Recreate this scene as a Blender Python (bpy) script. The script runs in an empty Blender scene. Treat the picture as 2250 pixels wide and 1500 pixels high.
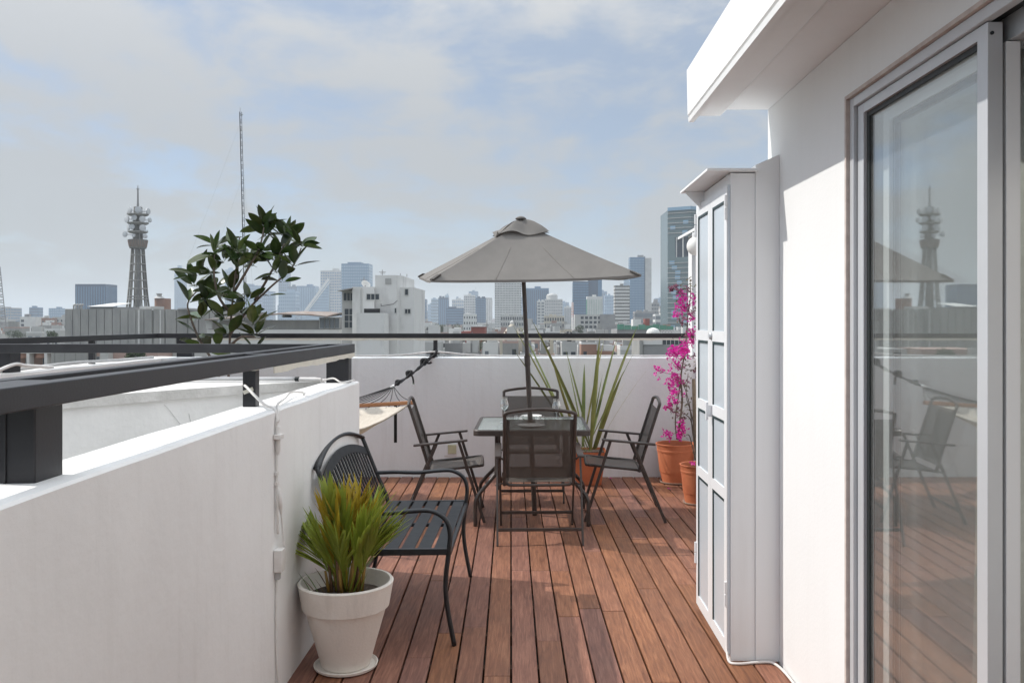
import bpy, bmesh, math, random
from mathutils import Vector, Matrix, noise as mnoise

R = random.Random(7)
scene = bpy.context.scene
COL = scene.collection
rad = math.radians
HAZE = 0.00024

# ------------------------------------------------------------------ camera
F, CX, CY, H = 1900.0, 1165.0, 706.0, 1.5      # focal length in pixels of the 2250x1500 photograph, axis point, eye height
cam_d = bpy.data.cameras.new("camera")
cam = bpy.data.objects.new("camera", cam_d)
COL.objects.link(cam)
cam.location = (0, 0, H)
cam.rotation_euler = (rad(90), 0, 0)
cam_d.sensor_fit = 'HORIZONTAL'
cam_d.sensor_width = 36.0
cam_d.lens = F / 2250 * 36.0
cam_d.shift_x = -(CX - 1125) / 2250
cam_d.shift_y = -(750 - CY) / 2250
cam_d.clip_start = 0.05
cam_d.clip_end = 40000
scene.camera = cam

# ------------------------------------------------------------------ sun and sky
SUN = Vector((-1.03, 0.28, 1.0)).normalized()
sun_d = bpy.data.lights.new("sun", 'SUN')
sun_d.energy = 2.3
sun_d.angle = rad(0.6)
sun_d.color = (1.0, 0.955, 0.89)
sun = bpy.data.objects.new("sun", sun_d)
COL.objects.link(sun)
sun.location = (-20, 6, 25)
sun.rotation_euler = SUN.to_track_quat('Z', 'Y').to_euler()

world = bpy.data.worlds.new("World")
scene.world = world
world.use_nodes = True
def build_world():
    nt = world.node_tree
    nt.nodes.clear()
    N = nt.nodes.new
    L = nt.links.new
    out = N('ShaderNodeOutputWorld')
    bg = N('ShaderNodeBackground')
    bg.inputs['Strength'].default_value = 0.10
    L(bg.outputs[0], out.inputs['Surface'])
    sky = N('ShaderNodeTexSky')
    sky.sky_type = 'NISHITA'
    sky.sun_disc = False
    sky.sun_elevation = math.asin(SUN.z)
    sky.sun_rotation = math.atan2(SUN.x, SUN.y)
    sky.altitude = 2200
    sky.air_density = 1.0
    sky.dust_density = 2.5
    sky.ozone_density = 1.0
    tc = N('ShaderNodeTexCoord')
    sep = N('ShaderNodeSeparateXYZ')
    L(tc.outputs['Generated'], sep.inputs[0])
    def math_(op, a, b=None, clamp=False):
        m = N('ShaderNodeMath'); m.operation = op; m.use_clamp = clamp
        for i, v in enumerate((a, b)):
            if v is None: continue
            if isinstance(v, (int, float)): m.inputs[i].default_value = v
            else: L(v, m.inputs[i])
        return m.outputs[0]
    zc = math_('MAXIMUM', sep.outputs['Z'], 0.0)
    den = math_('ADD', zc, 0.27)
    px = math_('DIVIDE', math_('MULTIPLY', sep.outputs['X'], -1.0), den)
    py = math_('DIVIDE', sep.outputs['Y'], den)
    comb = N('ShaderNodeCombineXYZ')
    L(px, comb.inputs[0]); L(py, comb.inputs[1])
    comb.inputs[2].default_value = 0.35
    def fbm(scale, detail, rough, dist, off):
        mp = N('ShaderNodeMapping')
        mp.inputs['Location'].default_value = off
        L(comb.outputs[0], mp.inputs['Vector'])
        n = N('ShaderNodeTexNoise')
        n.inputs['Scale'].default_value = scale
        n.inputs['Detail'].default_value = detail
        n.inputs['Roughness'].default_value = rough
        n.inputs['Distortion'].default_value = dist
        L(mp.outputs[0], n.inputs['Vector'])
        return n.outputs['Fac']
    # two cloud layers: soft broken sheets and small bright puffs along their edges
    big = fbm(0.8, 4, 0.5, 0.2, (18.758, 1.254, 2.391))
    a = fbm(1.7, 10, 0.60, 0.35, (16.558, 0.754, 1.391))
    puff = fbm(4.6, 9, 0.58, 0.5, (14.858, 5.154, 4.391))
    s = math_('ADD', math_('ADD', math_('MULTIPLY', a, 0.56), math_('MULTIPLY', big, 0.30)), math_('MULTIPLY', puff, 0.27))
    cov = N('ShaderNodeMapRange')
    cov.interpolation_type = 'SMOOTHSTEP'
    cov.inputs['From Min'].default_value = 0.495
    cov.inputs['From Max'].default_value = 0.62
    L(s, cov.inputs['Value'])
    # bright cloud over thin veil over blue; the unseen zenith is brightened steeply to lift the shaded walls
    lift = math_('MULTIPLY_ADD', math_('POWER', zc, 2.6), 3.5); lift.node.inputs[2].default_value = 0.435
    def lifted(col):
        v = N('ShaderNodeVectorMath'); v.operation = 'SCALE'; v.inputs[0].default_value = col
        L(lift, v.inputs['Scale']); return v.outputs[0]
    veil = N('ShaderNodeMixRGB')
    veil.inputs['Fac'].default_value = 0.52
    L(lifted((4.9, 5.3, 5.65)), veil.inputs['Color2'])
    L(sky.outputs[0], veil.inputs['Color1'])
    cl = N('ShaderNodeMixRGB')
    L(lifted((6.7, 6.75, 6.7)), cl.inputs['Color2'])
    L(math_('MULTIPLY', cov.outputs[0], 0.82), cl.inputs['Fac'])
    L(veil.outputs[0], cl.inputs['Color1'])
    # murk towards the horizon
    hz = N('ShaderNodeMapRange')
    hz.interpolation_type = 'SMOOTHSTEP'
    hz.inputs['From Min'].default_value = 0.15
    hz.inputs['From Max'].default_value = 0.0
    hz.inputs['To Min'].default_value = 0.0
    hz.inputs['To Max'].default_value = 0.9
    L(zc, hz.inputs['Value'])
    mk = N('ShaderNodeMixRGB')
    mk.inputs['Color2'].default_value = (2.45, 2.56, 2.65, 1)
    L(hz.outputs[0], mk.inputs['Fac'])
    L(cl.outputs[0], mk.inputs['Color1'])
    L(mk.outputs[0], bg.inputs['Color'])
build_world()

vs = scene.view_settings
vs.view_transform = 'Standard'
vs.look = 'None'
vs.exposure = 0.74
vs.gamma = 1.0
vs.use_curve_mapping = False
cy = scene.cycles
cy.max_bounces = 8
cy.diffuse_bounces = 4
cy.glossy_bounces = 4
cy.transmission_bounces = 6
cy.transparent_max_bounces = 24
cy.volume_bounces = 1
cy.caustics_reflective = False
cy.caustics_refractive = False
cy.sample_clamp_indirect = 6.0
cy.use_denoising = True

# ------------------------------------------------------------------ helpers
def P(px, py, Y):
    """the point at depth Y that the photograph shows at pixel (px, py)"""
    return Vector(((px - CX) * Y / F, Y, H - (py - CY) * Y / F))
def PX(px, Y): return (px - CX) * Y / F
def PZ(py, Y): return H - (py - CY) * Y / F

class MB:
    def __init__(s):
        s.v = []; s.f = []; s.m = []
    def add(s, verts, faces, mi=0):
        o = len(s.v)
        s.v.extend([tuple(p) for p in verts])
        s.f.extend([tuple(i + o for i in fc) for fc in faces])
        s.m.extend([mi] * len(faces))
        return s
    def box(s, x0, x1, y0, y1, z0, z1, mi=0):
        return s.add([(x0,y0,z0),(x1,y0,z0),(x1,y1,z0),(x0,y1,z0),(x0,y0,z1),(x1,y0,z1),(x1,y1,z1),(x0,y1,z1)],
                     [(3,2,1,0),(4,5,6,7),(0,1,5,4),(1,2,6,5),(2,3,7,6),(3,0,4,7)], mi)
    def bar(s, a, b, w, h, up=(0,0,1), mi=0):
        """a straight bar from a to b, w wide, h high"""
        a = Vector(a); b = Vector(b); d = (b - a).normalized(); up = Vector(up)
        if abs(d.dot(up)) > 0.98: up = Vector((0,1,0)) if abs(d.y) < 0.9 else Vector((1,0,0))
        sd = d.cross(up).normalized(); u = sd.cross(d).normalized()
        vs_ = []
        for p in (a, b):
            for sx, sy in ((-1,-1),(1,-1),(1,1),(-1,1)):
                vs_.append(p + sd * (sx * w / 2) + u * (sy * h / 2))
        return s.add(vs_, [(0,1,2,3),(7,6,5,4),(0,4,5,1),(1,5,6,2),(2,6,7,3),(3,7,4,0)], mi)
    def tube(s, pts, r, seg=8, mi=0, closed=False, rb=None, up=None):
        """round (or oval, with rb) tube through pts; r may be a list"""
        pts = [Vector(p) for p in pts]; n = len(pts)
        rr = r if isinstance(r, (list, tuple)) else [r] * n
        vs_ = []; fs = []
        prev = None
        for i, p in enumerate(pts):
            if closed: t = pts[(i + 1) % n] - pts[i - 1]
            elif i == 0: t = pts[1] - p
            elif i == n - 1: t = p - pts[i - 1]
            else: t = (pts[i + 1] - p).normalized() + (p - pts[i - 1]).normalized()
            if t.length < 1e-9: t = Vector((0,0,1))
            t.normalize()
            if prev is None:
                ref = Vector(up) if up else (Vector((0,0,1)) if abs(t.z) < 0.9 else Vector((1,0,0)))
                u = (ref - t * ref.dot(t)).normalized()
            else:
                u = prev - t * prev.dot(t)
                u = u.normalized() if u.length > 1e-6 else prev
            prev = u
            w = t.cross(u)
            for k in range(seg):
                a = 2 * math.pi * k / seg
                vs_.append(p + u * (math.cos(a) * rr[i]) + w * (math.sin(a) * (rb if rb else rr[i])))
        for i in range(n if closed else n - 1):
            j = (i + 1) % n
            for k in range(seg):
                l = (k + 1) % seg
                fs.append((i*seg+k, i*seg+l, j*seg+l, j*seg+k))
        if not closed:
            fs.append(tuple(range(seg - 1, -1, -1)))
            fs.append(tuple((n - 1) * seg + k for k in range(seg)))
        return s.add(vs_, fs, mi)
    def lathe(s, prof, c=(0,0,0), seg=32, mi=0, capb=True, capt=False, ax=None):
        """prof: [(r, z)...] turned round the vertical through c (or ax: unit direction)"""
        c = Vector(c); vs_ = []; fs = []
        q = Vector(ax).to_track_quat('Z', 'Y') if ax is not None else None
        for r_, z in prof:
            for k in range(seg):
                a = 2 * math.pi * k / seg
                v = Vector((r_ * math.cos(a), r_ * math.sin(a), z))
                if q: v = q @ v
                vs_.append(c + v)
        for i in range(len(prof) - 1):
            for k in range(seg):
                l = (k + 1) % seg
                fs.append((i*seg+k, i*seg+l, (i+1)*seg+l, (i+1)*seg+k))
        if capb: fs.append(tuple(range(seg - 1, -1, -1)))
        if capt: fs.append(tuple((len(prof)-1)*seg + k for k in range(seg)))
        return s.add(vs_, fs, mi)
    def prism(s, poly, z0, z1, mi=0, top_mi=None):
        """plan polygon (counter-clockwise) raised from z0 to z1"""
        n = len(poly)
        s.add([(x,y,z0) for x,y in poly] + [(x,y,z1) for x,y in poly],
              [tuple(range(n-1,-1,-1))] + [(i,(i+1)%n,n+(i+1)%n,n+i) for i in range(n)], mi)
        o = len(s.v) - n
        s.f.append(tuple(o + i for i in range(n))); s.m.append(mi if top_mi is None else top_mi)
        return s
    def extrude_y(s, prof, y0, y1, mi=0):
        """(x, z) outline pushed along y"""
        n = len(prof)
        return s.add([(x,y0,z) for x,z in prof] + [(x,y1,z) for x,z in prof],
              [tuple(range(n)), tuple(range(2*n-1,n-1,-1))] + [(i,n+i,n+(i+1)%n,(i+1)%n) for i in range(n)], mi)
    def strip(s, base, d, length, widths, droop=0.0, fold=0.0, roll=0.0, curl=None, mi=0):
        """a leaf blade: three points across, bending down by droop*length, folded by fold"""
        base = Vector(base); d = Vector(d).normalized()
        up = Vector((0,0,1))
        sd = d.cross(up)
        sd = sd.normalized() if sd.length > 1e-3 else Vector((1,0,0))
        sd = Matrix.Rotation(roll, 3, d) @ sd
        n = len(widths); vs_ = []; fs = []
        for i, w in enumerate(widths):
            t = i / (n - 1)
            p = base + d * (length * t) + Vector((0,0,-1)) * (droop * length * t * t)
            if curl: p += Vector(curl) * (length * t * t)
            nrm = sd.cross(d).normalized()
            vs_ += [p - sd * w / 2 + nrm * fold * w, p, p + sd * w / 2 + nrm * fold * w]
        for i in range(n - 1):
            a = i * 3
            fs += [(a, a+1, a+4, a+3), (a+1, a+2, a+5, a+4)]
        return s.add(vs_, fs, mi)
    def mesh(s, name, mats, origin=(0,0,0), smooth=False, auto=None):
        o = Vector(origin)
        me = bpy.data.meshes.new(name)
        me.from_pydata([tuple(Vector(p) - o) for p in s.v], [], s.f)
        if not isinstance(mats, (list, tuple)): mats = [mats]
        for m in mats: me.materials.append(m)
        if len(mats) > 1: me.polygons.foreach_set('material_index', s.m)
        if smooth: me.polygons.foreach_set('use_smooth', [True] * len(me.polygons))
        me.update()
        return me
    def build(s, name, mats, parent=None, smooth=False, bevel=0.0, kind=None, sharp=None):
        og = parent.matrix_world.translation if parent is not None else Vector((0,0,0))
        if parent is not None:
            og = Vector(parent.get('_o', (0,0,0)))
        me = s.mesh(name, mats, og, smooth)
        ob = bpy.data.objects.new(name, me)
        COL.objects.link(ob)
        if parent is not None:
            ob.parent = parent
            ob['_o'] = tuple(og)
        if sharp is not None:
            me.set_sharp_from_angle(angle=rad(sharp))
        if bevel:
            b = ob.modifiers.new('bevel', 'BEVEL'); b.width = bevel; b.segments = 2; b.limit_method = 'ANGLE'; b.angle_limit = rad(40)
        if kind: ob['kind'] = kind
        return ob

def tag(o, label, cat, group=None):
    o['label'] = label; o['category'] = cat
    if group: o['group'] = group
    return o
def thing(name, label, cat, loc=(0,0,0), group=None):
    o = bpy.data.objects.new(name, None)
    COL.objects.link(o)
    o.location = loc; o['_o'] = tuple(loc)
    o.empty_display_size = 0.1
    return tag(o, label, cat, group)
def struct(o):
    o['kind'] = 'structure'; return o
def copy_tree(o, parent=None):
    c = o.copy(); COL.objects.link(c)
    if parent is not None: c.parent = parent
    for ch in list(o.children): copy_tree(ch, c)
    return c
def inst(name, me, parent, loc, rot=None, scale=None, mat=None):
    ob = bpy.data.objects.new(name, me); COL.objects.link(ob)
    ob.parent = parent
    og = Vector(parent.get('_o', (0,0,0))) if parent is not None else Vector((0,0,0))
    m = Matrix.Translation(Vector(loc) - og)
    if rot is not None: m = m @ (rot.to_matrix().to_4x4() if not isinstance(rot, Matrix) else rot.to_4x4())
    if scale is not None: m = m @ Matrix.Diagonal((*scale, 1))
    ob.matrix_local = m
    return ob
def spline(pts, n=6):
    """Catmull-Rom through pts"""
    pts = [Vector(p) for p in pts]; out = []
    for i in range(len(pts) - 1):
        p0 = pts[max(i-1,0)]; p1 = pts[i]; p2 = pts[i+1]; p3 = pts[min(i+2,len(pts)-1)]
        for k in range(n):
            t = k / n
            out.append(0.5*((2*p1)+(p2-p0)*t+(2*p0-5*p1+4*p2-p3)*t*t+(3*p1-p0-3*p2+p3)*t**3))
    out.append(pts[-1]); return out

# ------------------------------------------------------------------ materials
def M(name, col, rough=0.6, col2=None, nscale=3.0, stretch=(1,1,1), bump=0.0, bscale=60.0, metal=0.0, spec=0.5,
      rand=0.0, lo=0.35, hi=0.65, detail=5.0, hue=0.0, coords='Position', transl=0.0, rvar=0.0, bstretch=None, streak=0.0):
    m = bpy.data.materials.new(name); m.use_nodes = True
    nt = m.node_tree; N = nt.nodes.new; L = nt.links.new
    bs = nt.nodes['Principled BSDF']
    bs.inputs['Roughness'].default_value = rough
    bs.inputs['Metallic'].default_value = metal
    bs.inputs['Specular IOR Level'].default_value = spec
    c4 = (*col, 1)
    bs.inputs['Base Color'].default_value = c4
    src = None
    if col2 is not None or bump or rvar:
        if coords == 'Position':
            g = N('ShaderNodeNewGeometry'); vec = g.outputs['Position']
        else:
            g = N('ShaderNodeTexCoord'); vec = g.outputs[coords]
        oi = N('ShaderNodeObjectInfo')
        if rand:
            sc_ = N('ShaderNodeVectorMath'); sc_.operation = 'ADD'
            mul = N('ShaderNodeMath'); mul.operation = 'MULTIPLY'; mul.inputs[1].default_value = 37.0
            L(oi.outputs['Random'], mul.inputs[0])
            cmb = N('ShaderNodeCombineXYZ'); L(mul.outputs[0], cmb.inputs[0]); L(mul.outputs[0], cmb.inputs[2])
            L(vec, sc_.inputs[0]); L(cmb.outputs[0], sc_.inputs[1]); vec = sc_.outputs[0]
        mp = N('ShaderNodeMapping'); mp.inputs['Scale'].default_value = stretch
        L(vec, mp.inputs['Vector'])
        nz = N('ShaderNodeTexNoise'); nz.inputs['Scale'].default_value = nscale
        nz.inputs['Detail'].default_value = detail; nz.inputs['Roughness'].default_value = 0.6
        L(mp.outputs[0], nz.inputs['Vector'])
        rp = N('ShaderNodeMapRange'); rp.inputs['From Min'].default_value = lo; rp.inputs['From Max'].default_value = hi
        L(nz.outputs['Fac'], rp.inputs['Value'])
        mx = N('ShaderNodeMixRGB'); mx.inputs['Color1'].default_value = c4
        mx.inputs['Color2'].default_value = (*(col2 or col), 1)
        L(rp.outputs[0], mx.inputs['Fac'])
        src = mx.outputs[0]
        if streak:
            ms = N('ShaderNodeMapping'); ms.inputs['Scale'].default_value = (5.5, 5.5, 0.32); L(vec, ms.inputs['Vector'])
            ns = N('ShaderNodeTexNoise'); ns.inputs['Scale'].default_value = 2.3; ns.inputs['Detail'].default_value = 7; ns.inputs['Roughness'].default_value = 0.68
            L(ms.outputs[0], ns.inputs['Vector'])
            rs_ = N('ShaderNodeMapRange'); rs_.inputs['From Min'].default_value = 0.52; rs_.inputs['From Max'].default_value = 0.78; rs_.inputs['To Max'].default_value = streak
            L(ns.outputs['Fac'], rs_.inputs['Value'])
            m2 = N('ShaderNodeMixRGB'); m2.inputs['Color2'].default_value = (0.40, 0.37, 0.33, 1)
            L(rs_.outputs[0], m2.inputs['Fac']); L(src, m2.inputs['Color1']); src = m2.outputs[0]
        if rvar:
            rr = N('ShaderNodeMapRange'); rr.inputs['To Min'].default_value = max(0.02, rough - rvar); rr.inputs['To Max'].default_value = min(1, rough + rvar)
            L(nz.outputs['Fac'], rr.inputs['Value']); L(rr.outputs[0], bs.inputs['Roughness'])
        if bump:
            mp2 = N('ShaderNodeMapping'); mp2.inputs['Scale'].default_value = bstretch or stretch
            L(vec, mp2.inputs['Vector'])
            nb = N('ShaderNodeTexNoise'); nb.inputs['Scale'].default_value = bscale; nb.inputs['Detail'].default_value = 4
            L(mp2.outputs[0], nb.inputs['Vector'])
            bp = N('ShaderNodeBump'); bp.inputs['Strength'].default_value = bump; bp.inputs['Distance'].default_value = 0.01
            L(nb.outputs['Fac'], bp.inputs['Height']); L(bp.outputs[0], bs.inputs['Normal'])
    if rand or hue:
        oi = N('ShaderNodeObjectInfo')
        hs = N('ShaderNodeHueSaturation')
        vr = N('ShaderNodeMapRange'); vr.inputs['To Min'].default_value = 1 - rand; vr.inputs['To Max'].default_value = 1 + rand
        L(oi.outputs['Random'], vr.inputs['Value']); L(vr.outputs[0], hs.inputs['Value'])
        if hue:
            w = N('ShaderNodeTexWhiteNoise'); w.noise_dimensions = '1D'; L(oi.outputs['Random'], w.inputs['W'])
            hr = N('ShaderNodeMapRange'); hr.inputs['To Min'].default_value = 0.5 - hue; hr.inputs['To Max'].default_value = 0.5 + hue
            L(w.outputs['Value'], hr.inputs['Value']); L(hr.outputs[0], hs.inputs['Hue'])
        if src is not None: L(src, hs.inputs['Color'])
        else: hs.inputs['Color'].default_value = c4
        src = hs.outputs[0]
    if src is not None: L(src, bs.inputs['Base Color'])
    if transl:
        tr = N('ShaderNodeBsdfTranslucent'); mxs = N('ShaderNodeMixShader'); mxs.inputs[0].default_value = transl
        if src is not None: L(src, tr.inputs['Color'])
        else: tr.inputs['Color'].default_value = c4
        o = nt.nodes['Material Output']
        L(bs.outputs[0], mxs.inputs[1]); L(tr.outputs[0], mxs.inputs[2]); L(mxs.outputs[0], o.inputs['Surface'])
    return m
def see_through(name, col, fac, rough=0.5, fres=None, gl_rough=0.02, tint=(1,1,1), painted_veil=0.0):
    """thin sheet: clear to a share, the rest a principled surface (or, with fres, a fresnel mirror)"""
    m = bpy.data.materials.new(name); m.use_nodes = True
    nt = m.node_tree; N = nt.nodes.new; L = nt.links.new
    bs = nt.nodes['Principled BSDF']; o = nt.nodes['Material Output']
    tr = N('ShaderNodeBsdfTransparent'); tr.inputs['Color'].default_value = (*tint, 1)
    mx = N('ShaderNodeMixShader')
    if fres is None:
        bs.inputs['Base Color'].default_value = (*col, 1); bs.inputs['Roughness'].default_value = rough
        mx.inputs[0].default_value = 1 - fac
        L(tr.outputs[0], mx.inputs[1]); L(bs.outputs[0], mx.inputs[2])
    else:
        gl = N('ShaderNodeBsdfGlossy'); gl.inputs['Color'].default_value = (*col, 1); gl.inputs['Roughness'].default_value = gl_rough
        ge = N('ShaderNodeNewGeometry'); dt = N('ShaderNodeVectorMath'); dt.operation = 'DOT_PRODUCT'
        L(ge.outputs['Normal'], dt.inputs[0]); L(ge.outputs['Incoming'], dt.inputs[1])
        ab = N('ShaderNodeMath'); ab.operation = 'ABSOLUTE'; L(dt.outputs['Value'], ab.inputs[0])
        om = N('ShaderNodeMath'); om.operation = 'SUBTRACT'; om.inputs[0].default_value = 1.0; L(ab.outputs[0], om.inputs[1])
        pw = N('ShaderNodeMath'); pw.operation = 'POWER'; pw.inputs[1].default_value = fres; L(om.outputs[0], pw.inputs[0])
        ma = N('ShaderNodeMath'); ma.operation = 'MULTIPLY_ADD'; ma.use_clamp = True
        ma.inputs[1].default_value = 1.0 - fac; ma.inputs[2].default_value = fac
        L(pw.outputs[0], ma.inputs[0]); L(ma.outputs[0], mx.inputs[0])
        L(tr.outputs[0], mx.inputs[1]); L(gl.outputs[0], mx.inputs[2])
    if painted_veil:  # pale diffuse mixed in, painting the milky veil of reflections and bright room
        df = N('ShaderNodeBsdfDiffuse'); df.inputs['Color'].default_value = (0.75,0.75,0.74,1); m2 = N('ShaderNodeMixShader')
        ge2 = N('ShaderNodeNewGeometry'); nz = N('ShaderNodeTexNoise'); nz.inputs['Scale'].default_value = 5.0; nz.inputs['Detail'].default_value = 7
        mr = N('ShaderNodeMapRange'); mr.inputs['To Min'].default_value = painted_veil*0.6; mr.inputs['To Max'].default_value = painted_veil*1.4
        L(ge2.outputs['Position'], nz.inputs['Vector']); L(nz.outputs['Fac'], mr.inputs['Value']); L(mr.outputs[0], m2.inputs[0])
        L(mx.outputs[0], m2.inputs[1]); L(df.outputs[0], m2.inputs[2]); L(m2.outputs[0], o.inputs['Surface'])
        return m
    L(mx.outputs[0], o.inputs['Surface'])
    return m
def glassy_frost(name, col, fac):
    return see_through(name, col, fac, rough=0.25)

MAT = dict(
    parapet = M('parapet_paint', (0.85,0.845,0.835), 0.75, (0.775,0.765,0.755), 1.1, bump=0.14, bscale=26, streak=0.15),
    backwall = M('back_wall_paint', (0.83,0.85,0.86), 0.75, (0.78,0.80,0.81), 1.1, bump=0.18, bscale=26, streak=0.2),
    weathered = M('weathered_render', (0.80,0.80,0.79), 0.85, (0.64,0.64,0.63), 2.2, bump=0.3, bscale=40, lo=0.4, hi=0.75, detail=9),
    coping = M('weathered_coping', (0.70,0.69,0.67), 0.85, (0.50,0.49,0.47), 5.0, bump=0.4, bscale=60, detail=8),
    house = M('house_paint', (0.80,0.805,0.805), 0.7, (0.765,0.77,0.77), 0.9, bump=0.07, bscale=70, streak=0.06),
    soffit = M('soffit_paint', (0.74,0.72,0.71), 0.8, (0.68,0.66,0.65), 1.6, bump=0.1, bscale=50),
    plank = None,
    joist = M('joist_wood', (0.10,0.055,0.035), 0.8),
    slab = M('terrace_slab', (0.06,0.055,0.05), 0.9, (0.04,0.04,0.035), 3),
    rail = M('rail_paint', (0.020,0.020,0.023), 0.42, (0.030,0.030,0.034), 6, bump=0.04, bscale=120, rvar=0.1, spec=0.4),
    tape = M('cream_tape', (0.72,0.69,0.60), 0.7, (0.64,0.61,0.53), 12),
    cable = M('white_cable', (0.76,0.74,0.72), 0.5, (0.66,0.63,0.60), 14),
    pvc = M('grey_conduit', (0.55,0.55,0.55), 0.5, (0.42,0.42,0.42), 7),
    alu = M('white_aluminium', (0.80,0.815,0.83), 0.32, (0.77,0.785,0.80), 3, rvar=0.05),
    alu_grey = M('grey_aluminium', (0.52,0.54,0.56), 0.35, (0.48,0.50,0.52), 4, metal=0.3),
    door_alu = M('door_aluminium', (0.60,0.62,0.645), 0.34, (0.56,0.58,0.605), 3, metal=0.25, rvar=0.05),
    gasket = M('black_gasket', (0.012,0.016,0.017), 0.5),
    sealant = M('brown_sealant', (0.58,0.51,0.47), 0.85, (0.46,0.39,0.36), 20),
    frost = M('frosted_panel', (0.54,0.60,0.655), 0.18, (0.59,0.645,0.69), 0.7, spec=0.5),
    panel = M('cabinet_panel', (0.82,0.835,0.845), 0.6, (0.77,0.78,0.785), 1.2, stretch=(1,1,0.4), streak=0.14),
    steel_b = M('black_bench_steel', (0.008,0.009,0.012), 0.42, (0.014,0.016,0.019), 25, rvar=0.08),
    slat_b = M('black_bench_slat', (0.008,0.010,0.013), 0.5, (0.014,0.016,0.020), 18, rvar=0.1, spec=0.35),
    brown = M('brown_steel', (0.045,0.033,0.028), 0.42, (0.06,0.046,0.04), 20, rvar=0.08),
    sling = see_through('sling_mesh', (0.072,0.060,0.050), 0.16, rough=0.7),
    terracotta = M('terracotta', (0.60,0.20,0.09), 0.66, (0.48,0.14,0.06), 5, bump=0.05, bscale=90),
    cream_pot = M('cream_pot', (0.80,0.75,0.69), 0.7, (0.68,0.62,0.56), 4.5, lo=0.5, hi=0.78, bump=0.12, bscale=90, detail=8, streak=0.35),
    soil = M('soil', (0.05,0.033,0.024), 0.95, (0.09,0.065,0.05), 60, bump=0.8, bscale=90),
    saucer = M('saucer_clay', (0.50,0.42,0.34), 0.6, (0.40,0.30,0.24), 8),
    ficus = M('rubber_leaf', (0.034,0.058,0.016), 0.24, (0.065,0.095,0.026), 9, rand=0.5, hue=0.03, transl=0.12),
    stem_b = M('brown_bark', (0.10,0.075,0.058), 0.8, (0.16,0.125,0.10), 25, bump=0.3, bscale=80),
    stem_p = M('pale_bark', (0.36,0.28,0.20), 0.8, (0.25,0.19,0.135), 25, bump=0.3, bscale=80),
    palm = [M('palm_leaf_%d' % i, c, 0.42, c2, 6, transl=0.3, rand=0.12) for i, (c, c2) in enumerate([
        ((0.22,0.28,0.035),(0.30,0.35,0.05)), ((0.27,0.34,0.045),(0.34,0.39,0.055)), ((0.42,0.32,0.035),(0.52,0.37,0.035)), ((0.11,0.18,0.030),(0.16,0.23,0.045))])],
    palm_stem = M('palm_stem', (0.36,0.20,0.035), 0.6, (0.20,0.13,0.03), 18),
    dry = M('dry_leaf', (0.22,0.12,0.06), 0.8, (0.13,0.07,0.035), 12),
    flax = M('flax_leaf', (0.15,0.19,0.055), 0.42, (0.23,0.26,0.09), 7, transl=0.15, rand=0.22, hue=0.02),
    flax_y = M('flax_leaf_yellow', (0.34,0.32,0.12), 0.5, (0.24,0.24,0.08), 7, transl=0.2, rand=0.15),
    bract = M('magenta_bract', (0.74,0.015,0.42), 0.55, (0.62,0.04,0.34), 40, transl=0.35, rand=0.12),
    bract_d = M('faded_bract', (0.30,0.09,0.19), 0.6, (0.22,0.10,0.12), 40, transl=0.25, rand=0.15),
    small_leaf = M('small_leaf', (0.085,0.10,0.045), 0.5, (0.16,0.11,0.07), 30, transl=0.2, rand=0.25),
    canopy = None,
    glass_thin = see_through('thin_glass', (0.95,0.97,0.97), 0.12, fres=1.8),
    glass_top = None,
    door_glass = see_through('door_glass', (0.92,0.94,0.95), 0.065, fres=3.0, tint=(0.93,0.95,0.94), painted_veil=0.05),
    porcelain = M('white_porcelain', (0.80,0.80,0.79), 0.25),
    rope_b = M('black_rope', (0.012,0.012,0.014), 0.8, (0.02,0.02,0.022), 60),
    rope_w = M('white_whipping', (0.75,0.74,0.72), 0.8),
    wood = M('spreader_wood', (0.42,0.20,0.09), 0.55, (0.32,0.14,0.06), 12, stretch=(3,3,30)),
    canvas = M('hammock_canvas', (0.74,0.69,0.61), 0.9, (0.66,0.60,0.52), 30, transl=0.35, bump=0.1, bscale=300),
    socket = M('socket_plate', (0.55,0.54,0.36), 0.5, (0.48,0.47,0.32), 20),
    opal = M('opal_globe', (0.83,0.83,0.80), 0.25),
    curtain = M('curtain_cloth', (0.74,0.73,0.69), 0.9, (0.68,0.67,0.63), 40, transl=0.25),
    room = M('room_paint', (0.72,0.70,0.68), 0.9),
    room_floor = M('room_floor', (0.42,0.37,0.33), 0.5, (0.36,0.31,0.27), 6),
    linen = M('white_linen', (0.72,0.69,0.66), 0.9, (0.64,0.61,0.58), 8, bump=0.3, bscale=18),
    bedwood = M('bed_wood', (0.38,0.20,0.11), 0.5, (0.30,0.15,0.08), 5, stretch=(2,8,8)),
)
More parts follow.
